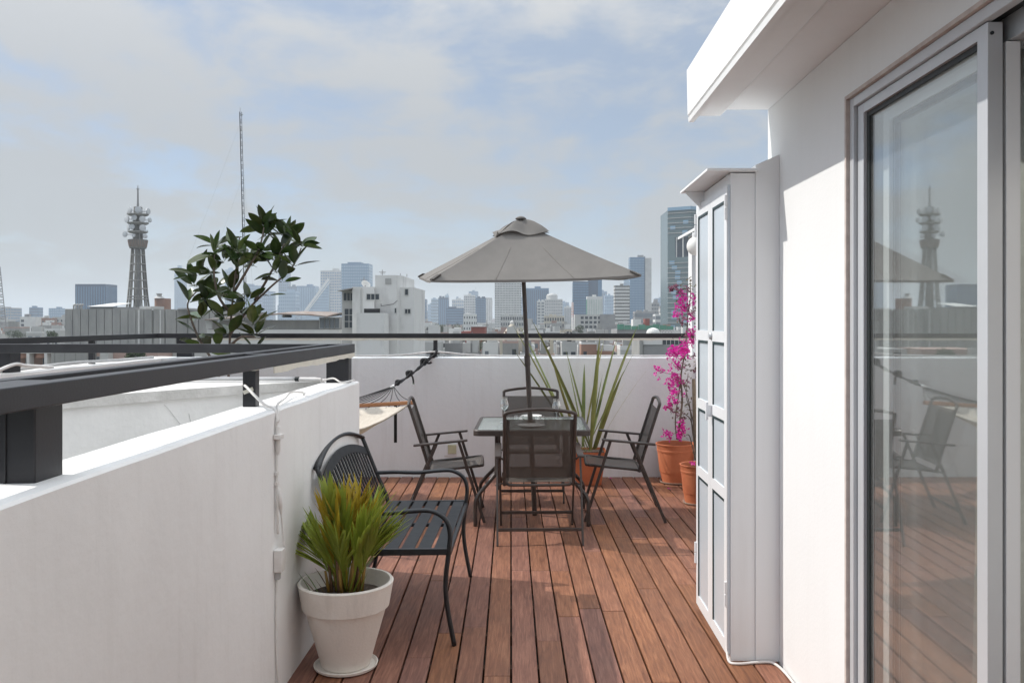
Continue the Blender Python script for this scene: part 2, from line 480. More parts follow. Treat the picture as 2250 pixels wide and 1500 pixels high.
def plank_material():
    m = bpy.data.materials.new('deck_plank'); m.use_nodes = True
    nt = m.node_tree; N = nt.nodes.new; L = nt.links.new
    bs = nt.nodes['Principled BSDF']
    g = N('ShaderNodeNewGeometry'); oi = N('ShaderNodeObjectInfo')
    mul = N('ShaderNodeMath'); mul.operation = 'MULTIPLY'; mul.inputs[1].default_value = 53.0
    L(oi.outputs['Random'], mul.inputs[0])
    cmb = N('ShaderNodeCombineXYZ')
    for k in range(3): L(mul.outputs[0], cmb.inputs[k])
    ad = N('ShaderNodeVectorMath'); ad.operation = 'ADD'
    L(g.outputs['Position'], ad.inputs[0]); L(cmb.outputs[0], ad.inputs[1])
    def nz(scale, st, det, dist=0.0):
        mp = N('ShaderNodeMapping'); mp.inputs['Scale'].default_value = st
        L(ad.outputs[0], mp.inputs['Vector'])
        n = N('ShaderNodeTexNoise'); n.inputs['Scale'].default_value = scale; n.inputs['Detail'].default_value = det
        n.inputs['Distortion'].default_value = dist; n.inputs['Roughness'].default_value = 0.62
        L(mp.outputs[0], n.inputs['Vector']); return n.outputs['Fac']
    grain = nz(9.0, (9, 0.55, 9), 7, 0.8)
    fine = nz(40.0, (12, 0.5, 12), 4)
    blot = nz(2.2, (2.0, 0.8, 2.0), 4)
    r1 = N('ShaderNodeValToRGB')
    e = r1.color_ramp.elements
    e[0].position = 0.30; e[0].color = (0.135, 0.055, 0.036, 1)
    e[1].position = 0.70; e[1].color = (0.315, 0.146, 0.090, 1)
    x = r1.color_ramp.elements.new(0.5); x.color = (0.222, 0.094, 0.057, 1)
    L(grain, r1.inputs[0])
    mx = N('ShaderNodeMixRGB'); mx.blend_type = 'MULTIPLY'; mx.inputs[0].default_value = 0.55
    r2 = N('ShaderNodeValToRGB'); r2.color_ramp.elements[0].position = 0.3; r2.color_ramp.elements[0].color = (0.62,0.60,0.60,1)
    r2.color_ramp.elements[1].position = 0.68; r2.color_ramp.elements[1].color = (1.12,1.1,1.08,1)
    L(blot, r2.inputs[0]); L(r1.outputs[0], mx.inputs[1]); L(r2.outputs[0], mx.inputs[2])
    hs = N('ShaderNodeHueSaturation')
    vr = N('ShaderNodeMapRange'); vr.inputs['To Min'].default_value = 0.90; vr.inputs['To Max'].default_value = 1.13
    L(oi.outputs['Random'], vr.inputs['Value']); L(vr.outputs[0], hs.inputs['Value'])
    wn = N('ShaderNodeTexWhiteNoise'); wn.noise_dimensions = '1D'; L(oi.outputs['Random'], wn.inputs['W'])
    hr = N('ShaderNodeMapRange'); hr.inputs['To Min'].default_value = 0.494; hr.inputs['To Max'].default_value = 0.508
    L(wn.outputs['Value'], hr.inputs['Value']); L(hr.outputs[0], hs.inputs['Hue'])
    sr = N('ShaderNodeMapRange'); sr.inputs['To Min'].default_value = 0.88; sr.inputs['To Max'].default_value = 1.08
    L(wn.outputs['Value'], sr.inputs['Value']); L(sr.outputs[0], hs.inputs['Saturation'])
    L(mx.outputs[0], hs.inputs['Color']); L(hs.outputs[0], bs.inputs['Base Color'])
    rr = N('ShaderNodeMapRange'); rr.inputs['To Min'].default_value = 0.42; rr.inputs['To Max'].default_value = 0.72; bs.inputs['Specular IOR Level'].default_value = 0.35
    L(blot, rr.inputs['Value']); L(rr.outputs[0], bs.inputs['Roughness'])
    bp = N('ShaderNodeBump'); bp.inputs['Strength'].default_value = 0.25; bp.inputs['Distance'].default_value = 0.004
    L(fine, bp.inputs['Height']); L(bp.outputs[0], bs.inputs['Normal'])
    return m
MAT['plank'] = plank_material()
MAT['canopy'] = M('canopy_cloth', (0.225,0.212,0.198), 0.9, (0.198,0.187,0.175), 5, transl=0.22, bump=0.12, bscale=400)
MAT['glass_top'] = see_through('table_glass', (0.42,0.48,0.47), 0.35, rough=0.12)

# ================================================================== TERRACE
G = -26.0                                           # street level below the terrace deck
PX_IN, PX_OUT = -1.011, -1.211                      # near parapet faces
ZP = 1.146                                          # parapet height
YB = 8.36                                           # inner face of the back wall
XH = 1.10                                           # house front
XR = 1.60                                           # right-hand wall behind the cabinet

struct(MB().box(-3.9, 5.2, -4.4, 8.7, -0.40, -0.075).build('terrace_slab', MAT['slab']))

def chamfer_plank(w, h, c=0.0025):
    mb = MB()
    pr = [(-w/2,-h),(w/2,-h),(w/2,-c),(w/2-c,0),(-w/2+c,0),(-w/2,-c)]
    n = len(pr)
    ys = (0.0, 0.003, 0.997, 1.0)
    vs_ = []
    for i, y in enumerate(ys):
        d = c if i in (0, 3) else 0.0
        for x, z in pr: vs_.append((x, y, min(z, -d) if d else z))
    fs = [tuple(range(n)), tuple(range(4*n-1, 3*n-1, -1))]
    for i in range(3):
        for k in range(n):
            l = (k+1) % n
            fs.append((i*n+l, i*n+k, (i+1)*n+k, (i+1)*n+l))
    return mb.add(vs_, fs).mesh('plank', MAT['plank'])

def build_deck():
    deck = bpy.data.objects.new('deck', None); COL.objects.link(deck); struct(deck); deck['_o'] = (0,0,0)
    pitch, gap, sl = 0.118, 0.0085, -42 / F
    me = chamfer_plank(pitch - gap, 0.024)
    ang = math.atan(-sl)
    rr = random.Random(31)
    for i in range(-30, 16):
        def xat(y): return (i + 0.5) * pitch + sl * y
        y0, y1 = -4.0, YB - 0.004
        if xat(4.0) < PX_IN - 0.03: y0 = 5.20
        if xat(4.0) > XH - 0.01: y0 = 4.60
        if xat(6.5) < -3.58 or xat(6.5) > XR + 0.05: continue
        y = y0 - (rr.random() * 0.9 if y0 < 0 else 0)
        while y < y1 - 0.05:
            ln = rr.choice((0.8, 1.15, 1.4, 1.7, 2.0, 2.4, 2.8))
            if y1 - (y + ln) < 0.35: ln = y1 - y
            if True:
                ob = inst('plank', me, deck, (xat(y), y + 0.001, rr.uniform(-0.0012, 0.0008)), Matrix.Rotation(ang, 3, 'Z'), (1, ln - 0.003, 1))
            y += ln
    for k in range(30):
        y = -3.4 + k * 0.40
        x0, x1 = (PX_IN, XH) if y < 5.0 else (-3.55, XR)
        MB().box(x0, x1, y, y + 0.05, -0.0745, -0.026).build('joist', MAT['joist'], deck)
build_deck()

def wavy_wall(mb, x0, x1, y0, y1, z0, z1, axis, n, amp, seed, mi=0):
    """wall with a hand-trowelled, slightly uneven top edge; axis 'y' or 'x' is its length"""
    vs_ = []; fs = []
    for i in range(n + 1):
        t = i / n
        j = [mnoise.noise(Vector((t * n * 0.45, seed + k * 9.1, 0.3))) * amp for k in range(4)]
        if axis == 'y':
            y = y0 + (y1 - y0) * t
            ring = [(x0, y, z0), (x1, y, z0), (x1 + j[0]*0.4, y, z1 - 0.007 + j[1]), (x1 - 0.007, y, z1 + j[1]), (x0 + 0.007, y, z1 + j[2]), (x0 + j[3]*0.4, y, z1 - 0.007 + j[2])]
        else:
            x = x0 + (x1 - x0) * t
            ring = [(x, y1, z0), (x, y0, z0), (x, y0 + j[0]*0.4, z1 - 0.007 + j[1]), (x, y0 + 0.007, z1 + j[1]), (x, y1 - 0.007, z1 + j[2]), (x, y1 + j[3]*0.4, z1 - 0.007 + j[2])]
        vs_ += ring
    for i in range(n):
        for k in range(6):
            l = (k + 1) % 6
            fs.append((i*6+k, (i+1)*6+k, (i+1)*6+l, i*6+l) if axis == 'x' else (i*6+l, (i+1)*6+l, (i+1)*6+k, i*6+k))
    fs.append(tuple(range(6))); fs.append(tuple(n*6 + k for k in range(5, -1, -1)))
    mb.add(vs_, fs, mi)
    return mb

def fix_normals(ob):
    bm = bmesh.new(); bm.from_mesh(ob.data); bmesh.ops.recalc_face_normals(bm, faces=bm.faces); bm.to_mesh(ob.data); bm.free()
    return ob

# near parapet on the left, back wall, outer left wall, right wall
o = fix_normals(wavy_wall(MB(), PX_OUT, PX_IN, -4.2, 5.12, -0.074, ZP, 'y', 60, 0.006, 3.3).build('parapet_wall', MAT['parapet']))
tag(o, 'white plastered parapet wall filling the lower left, behind bench and palm pot', 'wall')
o = fix_normals(wavy_wall(MB(), -3.75, 1.80, YB, 8.56, -0.074, 1.152, 'x', 50, 0.006, 8.1).build('back_wall', MAT['backwall']))
tag(o, 'white plastered low wall across the far end of the deck', 'wall')
o = fix_normals(wavy_wall(MB(), -3.75, -3.56, 5.33, 8.355, -0.074, ZP, 'y', 24, 0.006, 5.6).build('side_parapet', MAT['parapet']))
tag(o, 'low white outer wall on the far left, seen between the rails', 'wall')
# the block between light shaft and hammock corner: clean cracked face, weathered flat top
lb = thing('shaft_wall', 'old cracked white wall of the light shaft beyond the near parapet', 'wall', (-2.4, 4.6, 0))
poly = [(-1.214,5.30),(-3.74,5.30),(-3.74,2.2),(-3.36,2.2),(-2.07,4.13),(-1.6,4.80),(-1.214,5.10)]
MB().prism(poly, -4.0, ZP - 0.05).build('render_face', MAT['weathered'], lb)
MB().prism([(x*1.0 + (0.012 if -3.5 < x < -1.25 and y < 5.2 else 0), y - (0.012 if -3.5 < x < -1.25 and y < 5.2 else 0)) for x, y in poly], ZP - 0.048, ZP + 0.002).build('coping', MAT['coping'], lb)
# hairline cracks are real thin grooves filled dark: narrow strips standing 1 mm proud of the face
def cracks():
    a = Vector((-2.07,4.13,0)); b = Vector((-1.6,4.80,0)); c = Vector((-3.36,2.2,0))
    rr = random.Random(5)
    mb = MB()
    nrm = Vector((0.819,-0.574,0))
    def pt(u, z):
        p = a + (b - a).normalized() * u
        return Vector((p.x, p.y, z)) + nrm * 0.0035
    def walk(u, z, du, dz, n, w):
        prev = pt(u, z)
        for k in range(n):
            u += du + rr.uniform(-0.02, 0.02); z += dz + rr.uniform(-0.02, 0.02)
            if z > ZP - 0.06 or u < -0.9 or u > 0.78: return
            q = pt(u, z)
            mb.bar(prev, q, w, 0.002, up=nrm); prev = q
            if rr.random() < 0.16 and n > 6: walk(u, z, rr.uniform(-0.04,0.04), rr.choice((-0.035,0.035)), n//2, w*0.7)
    for s_ in range(6):
        walk(rr.uniform(-0.6, 0.7), rr.uniform(0.55, 1.05), rr.uniform(-0.03,0.03), rr.choice((-0.04,0.04)), 12, 0.0014)
    mb.build('crack', M('crack_dirt', (0.52,0.52,0.51), 0.95), lb, kind='stuff')
cracks()

rw = thing('garden_wall', 'white wall end with small sloping cap behind the bougainvillea', 'wall', (XR, 6.5, 0))
MB().box(XR, XR+0.15, 4.56, 8.355, -0.074, 2.36).build('wall', MAT['house'], rw)
MB().box(XR, XR+0.15, YB+0.2005, 8.75, 1.0, 2.36).build('wall_end', MAT['house'], rw)
mbx = MB()
for z in (0.62, 1.18, 1.62, 1.98):
    mbx.box(XR-0.0015, XR+0.001, 7.2, 8.35, z, z+0.004)
mbx.build('joint', M('wall_joint', (0.55,0.54,0.53), 0.9), rw)
MB().add([(XR-0.09,4.6,2.335),(XR+0.22,4.6,2.47),(XR+0.22,8.85,2.47),(XR-0.09,8.85,2.335),(XR-0.09,4.6,2.36),(XR+0.22,4.6,2.50),(XR+0.22,8.85,2.50),(XR-0.09,8.85,2.36)],
         [(3,2,1,0),(4,5,6,7),(0,1,5,4),(1,2,6,5),(2,3,7,6),(3,0,4,7)]).build('cap', MAT['panel'], rw)
gl = thing('globe_lamp', 'white opal globe wall lamp half hidden behind the cabinet door', 'lamp', (1.56, 8.05, 2.21))
MB().lathe([(0.001,-0.088)]+[(0.088*math.cos(rad(a)), 0.088*math.sin(rad(a))) for a in range(-80,71,10)], (1.545,8.05,2.20), 24, capb=True, capt=True).build('globe', MAT['opal'], gl, smooth=True)
MB().lathe([(0.034,0.0),(0.04,0.02),(0.036,0.05)], (1.545,8.05,2.275), 16, capt=True).build('collar', MAT['alu'], gl, smooth=True, sharp=40)
mbx = MB(); mbx.tube(spline([(1.545,8.05,2.325),(1.545,8.05,2.36),(1.575,8.05,2.375),(XR-0.004,8.05,2.34)],5), 0.012, 8); mbx.build('arm', MAT['alu'], gl, smooth=True)
MB().lathe([(0.045,0),(0.045,0.006)], (XR-0.008,8.05,2.34), 16, capt=True, ax=(1,0,0)).build('wall_plate', MAT['alu'], gl)

# ------------------------------------------------------------------ railings
ZR0, ZR1 = 1.316, 1.368
rf = thing('parapet_railing', 'dark grey steel double rail running along the near parapet top', 'railing', (-1.13, 2.0, ZP))
MB().box(-1.09,-1.04,-4.2,5.13,ZR0,ZR1).build('inner_bar', MAT['rail'], rf, bevel=0.003)
MB().box(-1.23,-1.18,-4.2,5.04,ZR0,ZR1).build('outer_bar', MAT['rail'], rf, bevel=0.003)
MB().box(-4.2,-1.0915,5.05,5.10,ZR0,ZR1).build('return_bar', MAT['rail'], rf, bevel=0.003)
for y0, y1 in ((1.80,1.985),(3.575,3.63),(0.2,0.38)):
    MB().box(-1.1785,-1.0915,y0,y1,ZR0+0.001,ZR1-0.002).build('cross_plate', MAT['rail'], rf, bevel=0.002)
MB().box(-1.19,-1.137,3.578,3.63,ZP-0.01,ZR0+0.0005).build('post', MAT['rail'], rf, bevel=0.002)
for y0 in (1.886, 0.25):
    q = MB().box(-1.19,-1.08,y0,y0+0.114,ZP-0.01,ZR0-0.0005).build('post', MAT['rail'], rf, bevel=0.004)
    MB().box(-1.148,-1.142,y0-0.004,y0-0.0005,ZP-0.008,ZR0-0.003).build('weld_seam', MAT['rail'], q, bevel=0.001)
MB().box(-1.18,-1.05,5.0,5.085,ZP-0.01,ZR0-0.0005).build('post', MAT['rail'], rf, bevel=0.003)
def ragged_strip(mb, pts0, drop, n, rr, thick):
    """a hanging strip of tape from a to b whose lower edge wanders"""
    a, b = Vector(pts0[0]), Vector(pts0[1]); d = (b - a).normalized(); sd = d.cross(Vector((0,0,1))).normalized() * thick
    vs_ = []; fs = []
    for i in range(n + 1):
        p = a + (b - a) * (i / n); h = drop * (1 + rr.uniform(-0.22, 0.22))
        vs_ += [p, p - Vector((0,0,h)), p + sd - Vector((0,0,h)), p + sd]
    for i in range(n):
        for k in range(4):
            l = (k + 1) % 4; fs.append((i*4+k, i*4+l, (i+1)*4+l, (i+1)*4+k))
    fs += [(3,2,1,0), tuple(n*4+k for k in range(4))]
    mb.add(vs_, fs)
rt = random.Random(12)
mbx = MB(); ragged_strip(mbx, ((-1.041,3.52,ZR0-0.001),(-1.041,5.125,ZR0-0.001)), 0.026, 16, rt, -0.004); mbx.build('tape_strip', MAT['tape'], rf)
MB().box(-1.1905,-1.1365,3.5765,3.6305,ZR0-0.02,ZR0-0.0015).build('tape_strip', MAT['tape'], rf)
mbx = MB(); mbx.bar((-1.186,3.5755,1.205),(-1.146,3.5755,1.222),0.003,0.016); mbx.build('tape_strip', MAT['tape'], rf)

rb = thing('back_railing', 'thin black steel rail with pale underside above the back wall', 'railing', (-1.0, 8.46, 1.15))
MB().box(-3.68,1.596,8.43,8.48,1.337,1.383).build('top_bar', MAT['rail'], rb, bevel=0.002)
mbx = MB(); ragged_strip(mbx, ((-3.3,8.4285,1.3365),(1.59,8.4285,1.3365)), 0.020, 70, random.Random(4), 0.003)
mbx.build('tape_strip', MAT['tape'], rb)
MB().box(-0.945,-0.907,8.435,8.475,1.14,1.3365).build('post', MAT['rail'], rb)
MB().box(-3.45,-3.30,8.436,8.50,1.14,1.3365).build('post', MAT['rail'], rb)
rs = thing('side_railing', 'black steel rail along the far left outer wall', 'railing', (-3.66, 6.5, 1.15))
MB().box(-3.685,-3.635,5.35,8.428,1.337,1.383).build('top_bar', MAT['rail'], rs, bevel=0.002)
MB().box(-3.72,-3.57,5.93,6.06,1.14,1.3365).build('post', MAT['rail'], rs, bevel=0.003)
MB().box(-3.68,-3.64,7.2,7.24,1.14,1.3365).build('post', MAT['rail'], rs)

# ------------------------------------------------------------------ cables and pipes
def cable(name, pts, r, mat, label, cat='cable', n=6, seg=7):
    mb = MB(); mb.tube(spline(pts, n), r, seg)
    return tag(mb.build(name, mat, smooth=True), label, cat)
zt = ZP + 0.008
cable('conduit_pipe', [(-3.0,5.05,zt+0.014),(-2.2,5.02,zt+0.014),(-1.62,5.0,zt+0.014),(-1.36,5.0,zt+0.013)], 0.012, MAT['pvc'], 'grey plastic conduit lying on the shaft wall', 'pipe')
cg = thing('conduit_joint', 'white cable gland at the end of the grey conduit', 'pipe', (-1.3, 4.98, zt))
mbx = MB(); mbx.tube([(-1.358,5.0,zt+0.013),(-1.335,4.998,zt+0.013)],0.014,10); mbx.build('collar', MAT['gasket'], cg, smooth=True, sharp=40)
mbx = MB(); mbx.tube([(-1.334,4.998,zt+0.012),(-1.24,4.985,zt+0.012),(-1.2,4.97,zt+0.012)],[0.012,0.013,0.009],10); mbx.build('sleeve', MAT['cable'], cg, smooth=True, sharp=40)
cable('thin_cable', [(-1.2,4.97,zt+0.004),(-1.13,4.96,zt+0.02),(-1.07,4.9,zt+0.002),(-1.03,5.05,zt+0.004)], 0.005, MAT['cable'], 'thin white cable end curling at the corner of the parapet')
cable('wall_cable', [(-3.62,5.4,zt),(-3.63,6.0,zt+0.004),(-3.60,6.8,zt+0.02),(-3.65,7.6,zt+0.005),(-3.62,8.3,zt+0.003)], 0.012, MAT['pvc'], 'grey cable along the top of the far left outer wall')
cable('loose_cable', [(-3.58,5.75,zt),(-3.55,5.95,zt+0.05),(-3.58,6.15,zt+0.03),(-3.59,6.5,zt+0.002)], 0.013, MAT['cable'], 'white cable looped beside the wide post on the far left')
cable('rail_cable', [(-1.206,3.63,1.235),(-1.17,3.56,1.232),(-1.12,3.50,1.205),(-1.06,3.46,1.165),(-1.018,3.44,1.152),(-0.999,3.42,1.10)], 0.006, MAT['cable'], 'thick white cable crossing the small post and dropping over the parapet')
cable('curled_cable', [(-0.999,3.43,1.105),(-1.012,3.47,1.153),(-1.05,3.60,1.157),(-1.09,3.85,1.160),(-1.12,4.05,1.168),(-1.085,4.14,1.160),(-1.06,4.05,1.158)], 0.005, MAT['cable'], 'white cable curling back on top of the parapet')
w = PX_IN
cable('drop_cable', [(w+0.007,3.42,1.11),(w+0.007,3.425,1.0),(w+0.008,3.42,0.86),(w+0.012,3.42,0.74),(w+0.012,3.425,0.66)], 0.005, MAT['cable'], 'thin white cable running down the parapet face above the plugs')
dp = thing('cable_connector', 'white inline cable connectors clipped to the parapet face', 'connector', (w+0.01, 3.42, 0.9))
mbx = MB(); mbx.tube([(w+0.014,3.421,1.085),(w+0.014,3.421,1.075),(w+0.014,3.421,0.99),(w+0.014,3.421,0.975)],[0.006,0.009,0.009,0.005],10); mbx.build('upper_coupling', MAT['cable'], dp, smooth=True, sharp=50)
MB().box(w+0.002,w+0.03,3.396,3.446,1.035,1.055).build('clip', MAT['cable'], dp, bevel=0.002)
MB().box(w+0.002,w+0.014,3.41,3.432,0.893,0.906).build('clip', MAT['cable'], dp)
MB().box(w+0.002,w+0.014,3.41,3.432,0.852,0.867).build('clip', MAT['cable'], dp)
mbx = MB(); mbx.tube([(w+0.012,3.42,0.845),(w+0.016,3.42,0.83),(w+0.02,3.43,0.77),(w+0.02,3.44,0.735)],[0.004,0.009,0.009,0.004],10); mbx.build('lower_coupling', MAT['cable'], dp, smooth=True, sharp=50)
cable('plug_cable', [(w+0.02,3.44,0.74),(w+0.025,3.45,0.66),(w+0.028,3.455,0.60)], 0.004, MAT['cable'], 'thin white cable into the plug on the parapet socket')
sk = thing('socket_box', 'white surface socket with plug on the parapet face', 'socket', (w+0.02, 3.44, 0.56))
MB().box(w+0.001,w+0.034,3.40,3.45,0.512,0.60).build('box', MAT['cable'], sk, bevel=0.003)
MB().box(w+0.006,w+0.03,3.452,3.475,0.53,0.585).build('plug', MAT['cable'], sk, bevel=0.003)
MB().box(w+0.001,w+0.02,3.415,3.44,0.48,0.511).build('lower_box', MAT['pvc'], sk, bevel=0.002)
cable('lower_cable', [(w+0.006,3.425,0.48),(w+0.006,3.42,0.3),(w+0.007,3.43,0.12),(w+0.012,3.45,0.01)], 0.004, MAT['cable'], 'thin white cable from the socket down to the deck')
cable('wall_top_cable', [(-2.4,8.40,1.166),(-1.75,8.39,1.165),(-1.25,8.385,1.175),(-0.93,8.385,1.205),(-0.6,8.385,1.178),(-0.2,8.39,1.166),(0.7,8.40,1.165),(1.55,8.39,1.168)], 0.009, MAT['cable'], 'white cable lying along the back wall top, humped over the rail post')
cable('second_wall_cable', [(-1.7,8.45,1.164),(-0.9,8.42,1.172),(-0.1,8.46,1.164),(0.8,8.45,1.166),(1.5,8.47,1.164)], 0.007, MAT['pvc'], 'thin grey cable behind the white one on the back wall')
sp = thing('wall_socket', 'cream square socket plate low on the back wall', 'socket', (-0.755, YB, 0.26))
MB().box(-0.83,-0.70,YB-0.006,YB-0.0005,0.20,0.325).build('backplate', MAT['backwall'], sp, bevel=0.002)
MB().box(-0.795,-0.715,YB-0.014,YB-0.0065,0.225,0.31).build('cover', MAT['socket'], sp, bevel=0.002)

# ================================================================== HOUSE
ho = thing('house', 'white rendered house with deep eave and tall sliding door on the right', 'house', (2.6, 1.5, 0))
YC = 4.0; ZS = 2.478
DY, DZ = 3.012, 2.278                                # door opening edge and head
MB().box(XH, XH+0.18, DY, YC, -0.074, ZS-0.002).build('front_wall', MAT['house'], ho)
MB().box(XH, XH+0.18, -4.2, DY-0.0005, DZ, ZS-0.002).build('lintel_wall', MAT['house'], ho)
MB().box(XH, XH+0.18, -4.2, -1.5, -0.074, DZ-0.002).build('front_wall', MAT['house'], ho)
MB().box(XH+0.181, 5.0, YC-0.15, YC, -0.074, ZS-0.002).build('end_wall', MAT['house'], ho)
MB().box(4.85, 5.0, -4.2, YC-0.151, -0.074, 0.8).build('rear_wall', MAT['room'], ho)
MB().box(4.85, 5.0, -4.2, YC-0.151, 2.25, ZS-0.002).build('rear_wall', MAT['room'], ho)
for y0_, y1_ in ((-4.2,-3.0),(-0.4,0.4),(3.0,YC-0.151)):  # gaps between these piers are openings added to brighten the room
    MB().box(4.85, 5.0, y0_, y1_, 0.801, 2.249).build('rear_wall', MAT['room'], ho)
MB().box(XH, 4.849, -4.35, -4.201, -0.074, ZS-0.002).build('side_wall', MAT['room'], ho)
MB().box(XH+0.001, 4.848, -4.2, YC-0.152, -0.0735, 0.012).build('room_floor', MAT['room_floor'], ho)
prof = [(0.733,2.420),(0.757,2.420),(0.760,2.449),(0.878,2.449),(0.91,ZS),(5.05,ZS),(5.05,2.66),(0.724,2.66),(0.728,2.452),(0.736,2.449),(0.736,2.443),(0.730,2.440)]
fix_normals(MB().extrude_y(prof, -4.4, 4.0).build('eave_slab', MAT['house'], ho))
# sealant round the opening
fr = thing('sliding_door', 'tall grey-white aluminium sliding glass door reflecting terrace and tower', 'door', (1.16, 2.0, 0.0))
MB().box(XH-0.004, XH+0.05, DY-0.012, DY+0.003, -0.02, DZ+0.003).build('sealant_side', MAT['sealant'], fr)
MB().box(XH-0.004, XH+0.05, -1.49, DY-0.0125, DZ-0.010, DZ+0.003).build('sealant_head', MAT['sealant'], fr)
fj = MB().box(XH+0.008, XH+0.12, 2.965, DY-0.013, -0.0, DZ-0.011).build('jamb', MAT['door_alu'], fr, bevel=0.002)
MB().box(XH+0.008, XH+0.034, -1.49, 2.964, 2.236, DZ-0.011).build('head', MAT['door_alu'], fr, bevel=0.002)
MB().box(XH+0.075, XH+0.12, -1.49, 2.964, 2.19, DZ-0.011).build('inner_track', MAT['alu_grey'], fr, bevel=0.002)
MB().box(XH+0.0345, XH+0.0745, -1.49, 2.964, 2.25, DZ-0.011).build('track_void', MAT['gasket'], fr)
MB().box(XH+0.008, XH+0.12, -1.49, 2.964, 0.0125, 0.03).build('sill_track', MAT['alu_grey'], fr)
def sash(y0, y1, x0, dep, st, mat, z0=0.031, z1=2.2335):
    p = MB().box(x0, x0+dep, y1-st, y1, z0, z1).build('stile', mat, fr, bevel=0.002)
    MB().box(x0, x0+dep, y0, y0+st, z0, z1).build('stile', mat, fr, bevel=0.002)
    MB().box(x0+0.001, x0+dep-0.001, y0+st+0.0003, y1-st-0.0003, z1-0.032, z1).build('top_rail', mat, fr)
    MB().box(x0+0.001, x0+dep-0.001, y0+st+0.0003, y1-st-0.0003, z0, z0+0.07).build('bottom_rail', mat, fr)
    mb = MB(); a, b = y0+st+0.0005, y1-st-0.0005
    mb.box(x0+0.012, x0+0.030, b-0.020, b, z0+0.0705, z1-0.0325)
    mb.box(x0+0.012, x0+0.030, a, a+0.006, z0+0.0705, z1-0.0325)
    mb.box(x0+0.012, x0+0.030, a+0.0061, b-0.0201, z1-0.048, z1-0.0325)
    mb.build('gasket', MAT['gasket'], fr)
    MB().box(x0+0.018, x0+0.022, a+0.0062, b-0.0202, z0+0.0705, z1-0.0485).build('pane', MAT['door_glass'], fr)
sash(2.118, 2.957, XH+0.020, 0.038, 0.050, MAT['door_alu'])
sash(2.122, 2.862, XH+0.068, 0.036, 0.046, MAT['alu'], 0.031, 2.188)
mbx = MB(); mbx.lathe([(0.0045,0),(0.0045,0.004)], (XH+0.030,2.1172,2.205), 12, capt=True, ax=(0,-1,0)); mbx.build('screw_hole', MAT['gasket'], fr)
# room behind the glass
bd = thing('daybed', 'low wooden daybed with white bedding behind the sliding glass', 'bed', (2.3, 3.4, 0.0))
MB().box(1.43, 3.3, 3.02, 3.82, 0.06, 0.165).build('base', MAT['bedwood'], bd, bevel=0.006)
for x in (1.47, 3.2):
    for y in (3.06, 3.72):
        MB().box(x, x+0.06, y, y+0.06, 0.013, 0.0595).build('leg', MAT['bedwood'], bd)
def cushion(name, x0, x1, y0, y1, z0, z1, seed, parent, mat, amp=0.018):
    mb = MB(); nx, ny = 14, 9; vs_ = []; fs = []
    for lvl in (0, 1):
        for j in range(ny + 1):
            for i in range(nx + 1):
                u, v = i / nx, j / ny
                e = (1 - (2*u-1)**6) * (1 - (2*v-1)**6)
                zc = (z0 + z1) / 2; hh = (z1 - z0) / 2
                z = zc + (hh * (0.35 + 0.65 * e**0.5) + mnoise.noise(Vector((u*5, v*4, seed))) * amp) * (1 if lvl else -1)
                vs_.append((x0+(x1-x0)*u, y0+(y1-y0)*v, z))
    W = nx + 1; T = W * (ny + 1)
    for j in range(ny):
        for i in range(nx):
            a = j*W+i
            fs.append((a+W, a+W+1, a+1, a)); fs.append((T+a, T+a+1, T+a+W+1, T+a+W))
    for i in range(nx):
        fs.append((i, i+1, T+i+1, T+i)); a = ny*W+i; fs.append((a+1, a, T+a, T+a+1))
    for j in range(ny):
        a = j*W; fs.append((a+W, a, T+a, T+a+W)); a = j*W+nx; fs.append((a, a+W, T+a+W, T+a))
    return mb.add(vs_, fs).build(name, mat, parent, smooth=True)
cushion('mattress', 1.44, 3.29, 3.0, 3.81, 0.16, 0.31, 2.0, bd, MAT['linen'], 0.012)
cushion('duvet', 1.46, 2.6, 2.99, 3.79, 0.30, 0.46, 5.0, bd, MAT['linen'], 0.03)
cushion('folded_towel', 1.60, 1.86, 3.05, 3.35, 0.44, 0.52, 9.0, bd, MAT['linen'], 0.02)
def curtain():
    mb = MB(); vs_ = []; fs = []; n = 190; rows = (2.20, 1.6, 0.9, 0.03)
    for z in rows:
        for i in range(n + 1):
            y = 2.53 - i * 0.017
            k = 1.0 + 0.15 * (2.2 - z)
            x = 1.285 + 0.028 * k * math.sin(i * 0.62 + 0.3 * z) + 0.012 * math.sin(i * 0.21 + z)
            vs_.append((x, y, z))
    for r in range(len(rows) - 1):
        for i in range(n):
            a = r*(n+1)+i; fs.append((a, a+1, a+n+2, a+n+1))
    ob = mb.add(vs_, fs).build('curtain', MAT['curtain'], smooth=True)
    s_ = ob.modifiers.new('thickness', 'SOLIDIFY'); s_.thickness = 0.002
    tag(ob, 'off-white pleated curtain inside the open end of the sliding door', 'curtain')
curtain()

# ------------------------------------------------------------------ cabinet with white doors
XD, Y0C, Y1C = 0.885, 3.82, 4.53
cb = thing('storage_cabinet', 'tall white cabinet with paned double doors beside the house', 'cabinet', (1.0, 4.17, 0))
MB().box(XD+0.012, 0.995, Y0C+0.004, Y1C, 0.0, 2.155).build('body', MAT['panel'], cb)
fix_normals(MB().add([(0.9955,Y0C-0.004,0.0),(XH-0.0005,Y0C-0.004,0.0),(XH-0.0005,Y1C,0.0),(0.9955,Y1C,0.0),(0.9955,Y0C-0.004,2.19),(XH-0.0005,Y0C-0.004,2.236),(XH-0.0005,Y1C,2.236),(0.9955,Y1C,2.19)],
         [(3,2,1,0),(4,5,6,7),(0,1,5,4),(1,2,6,5),(2,3,7,6),(3,0,4,7)]).build('side_pier', MAT['panel'], cb))
MB().box(XD, XD+0.0115, Y0C, Y0C+0.028, 0.0, 2.155).build('frame_post', MAT['alu'], cb)
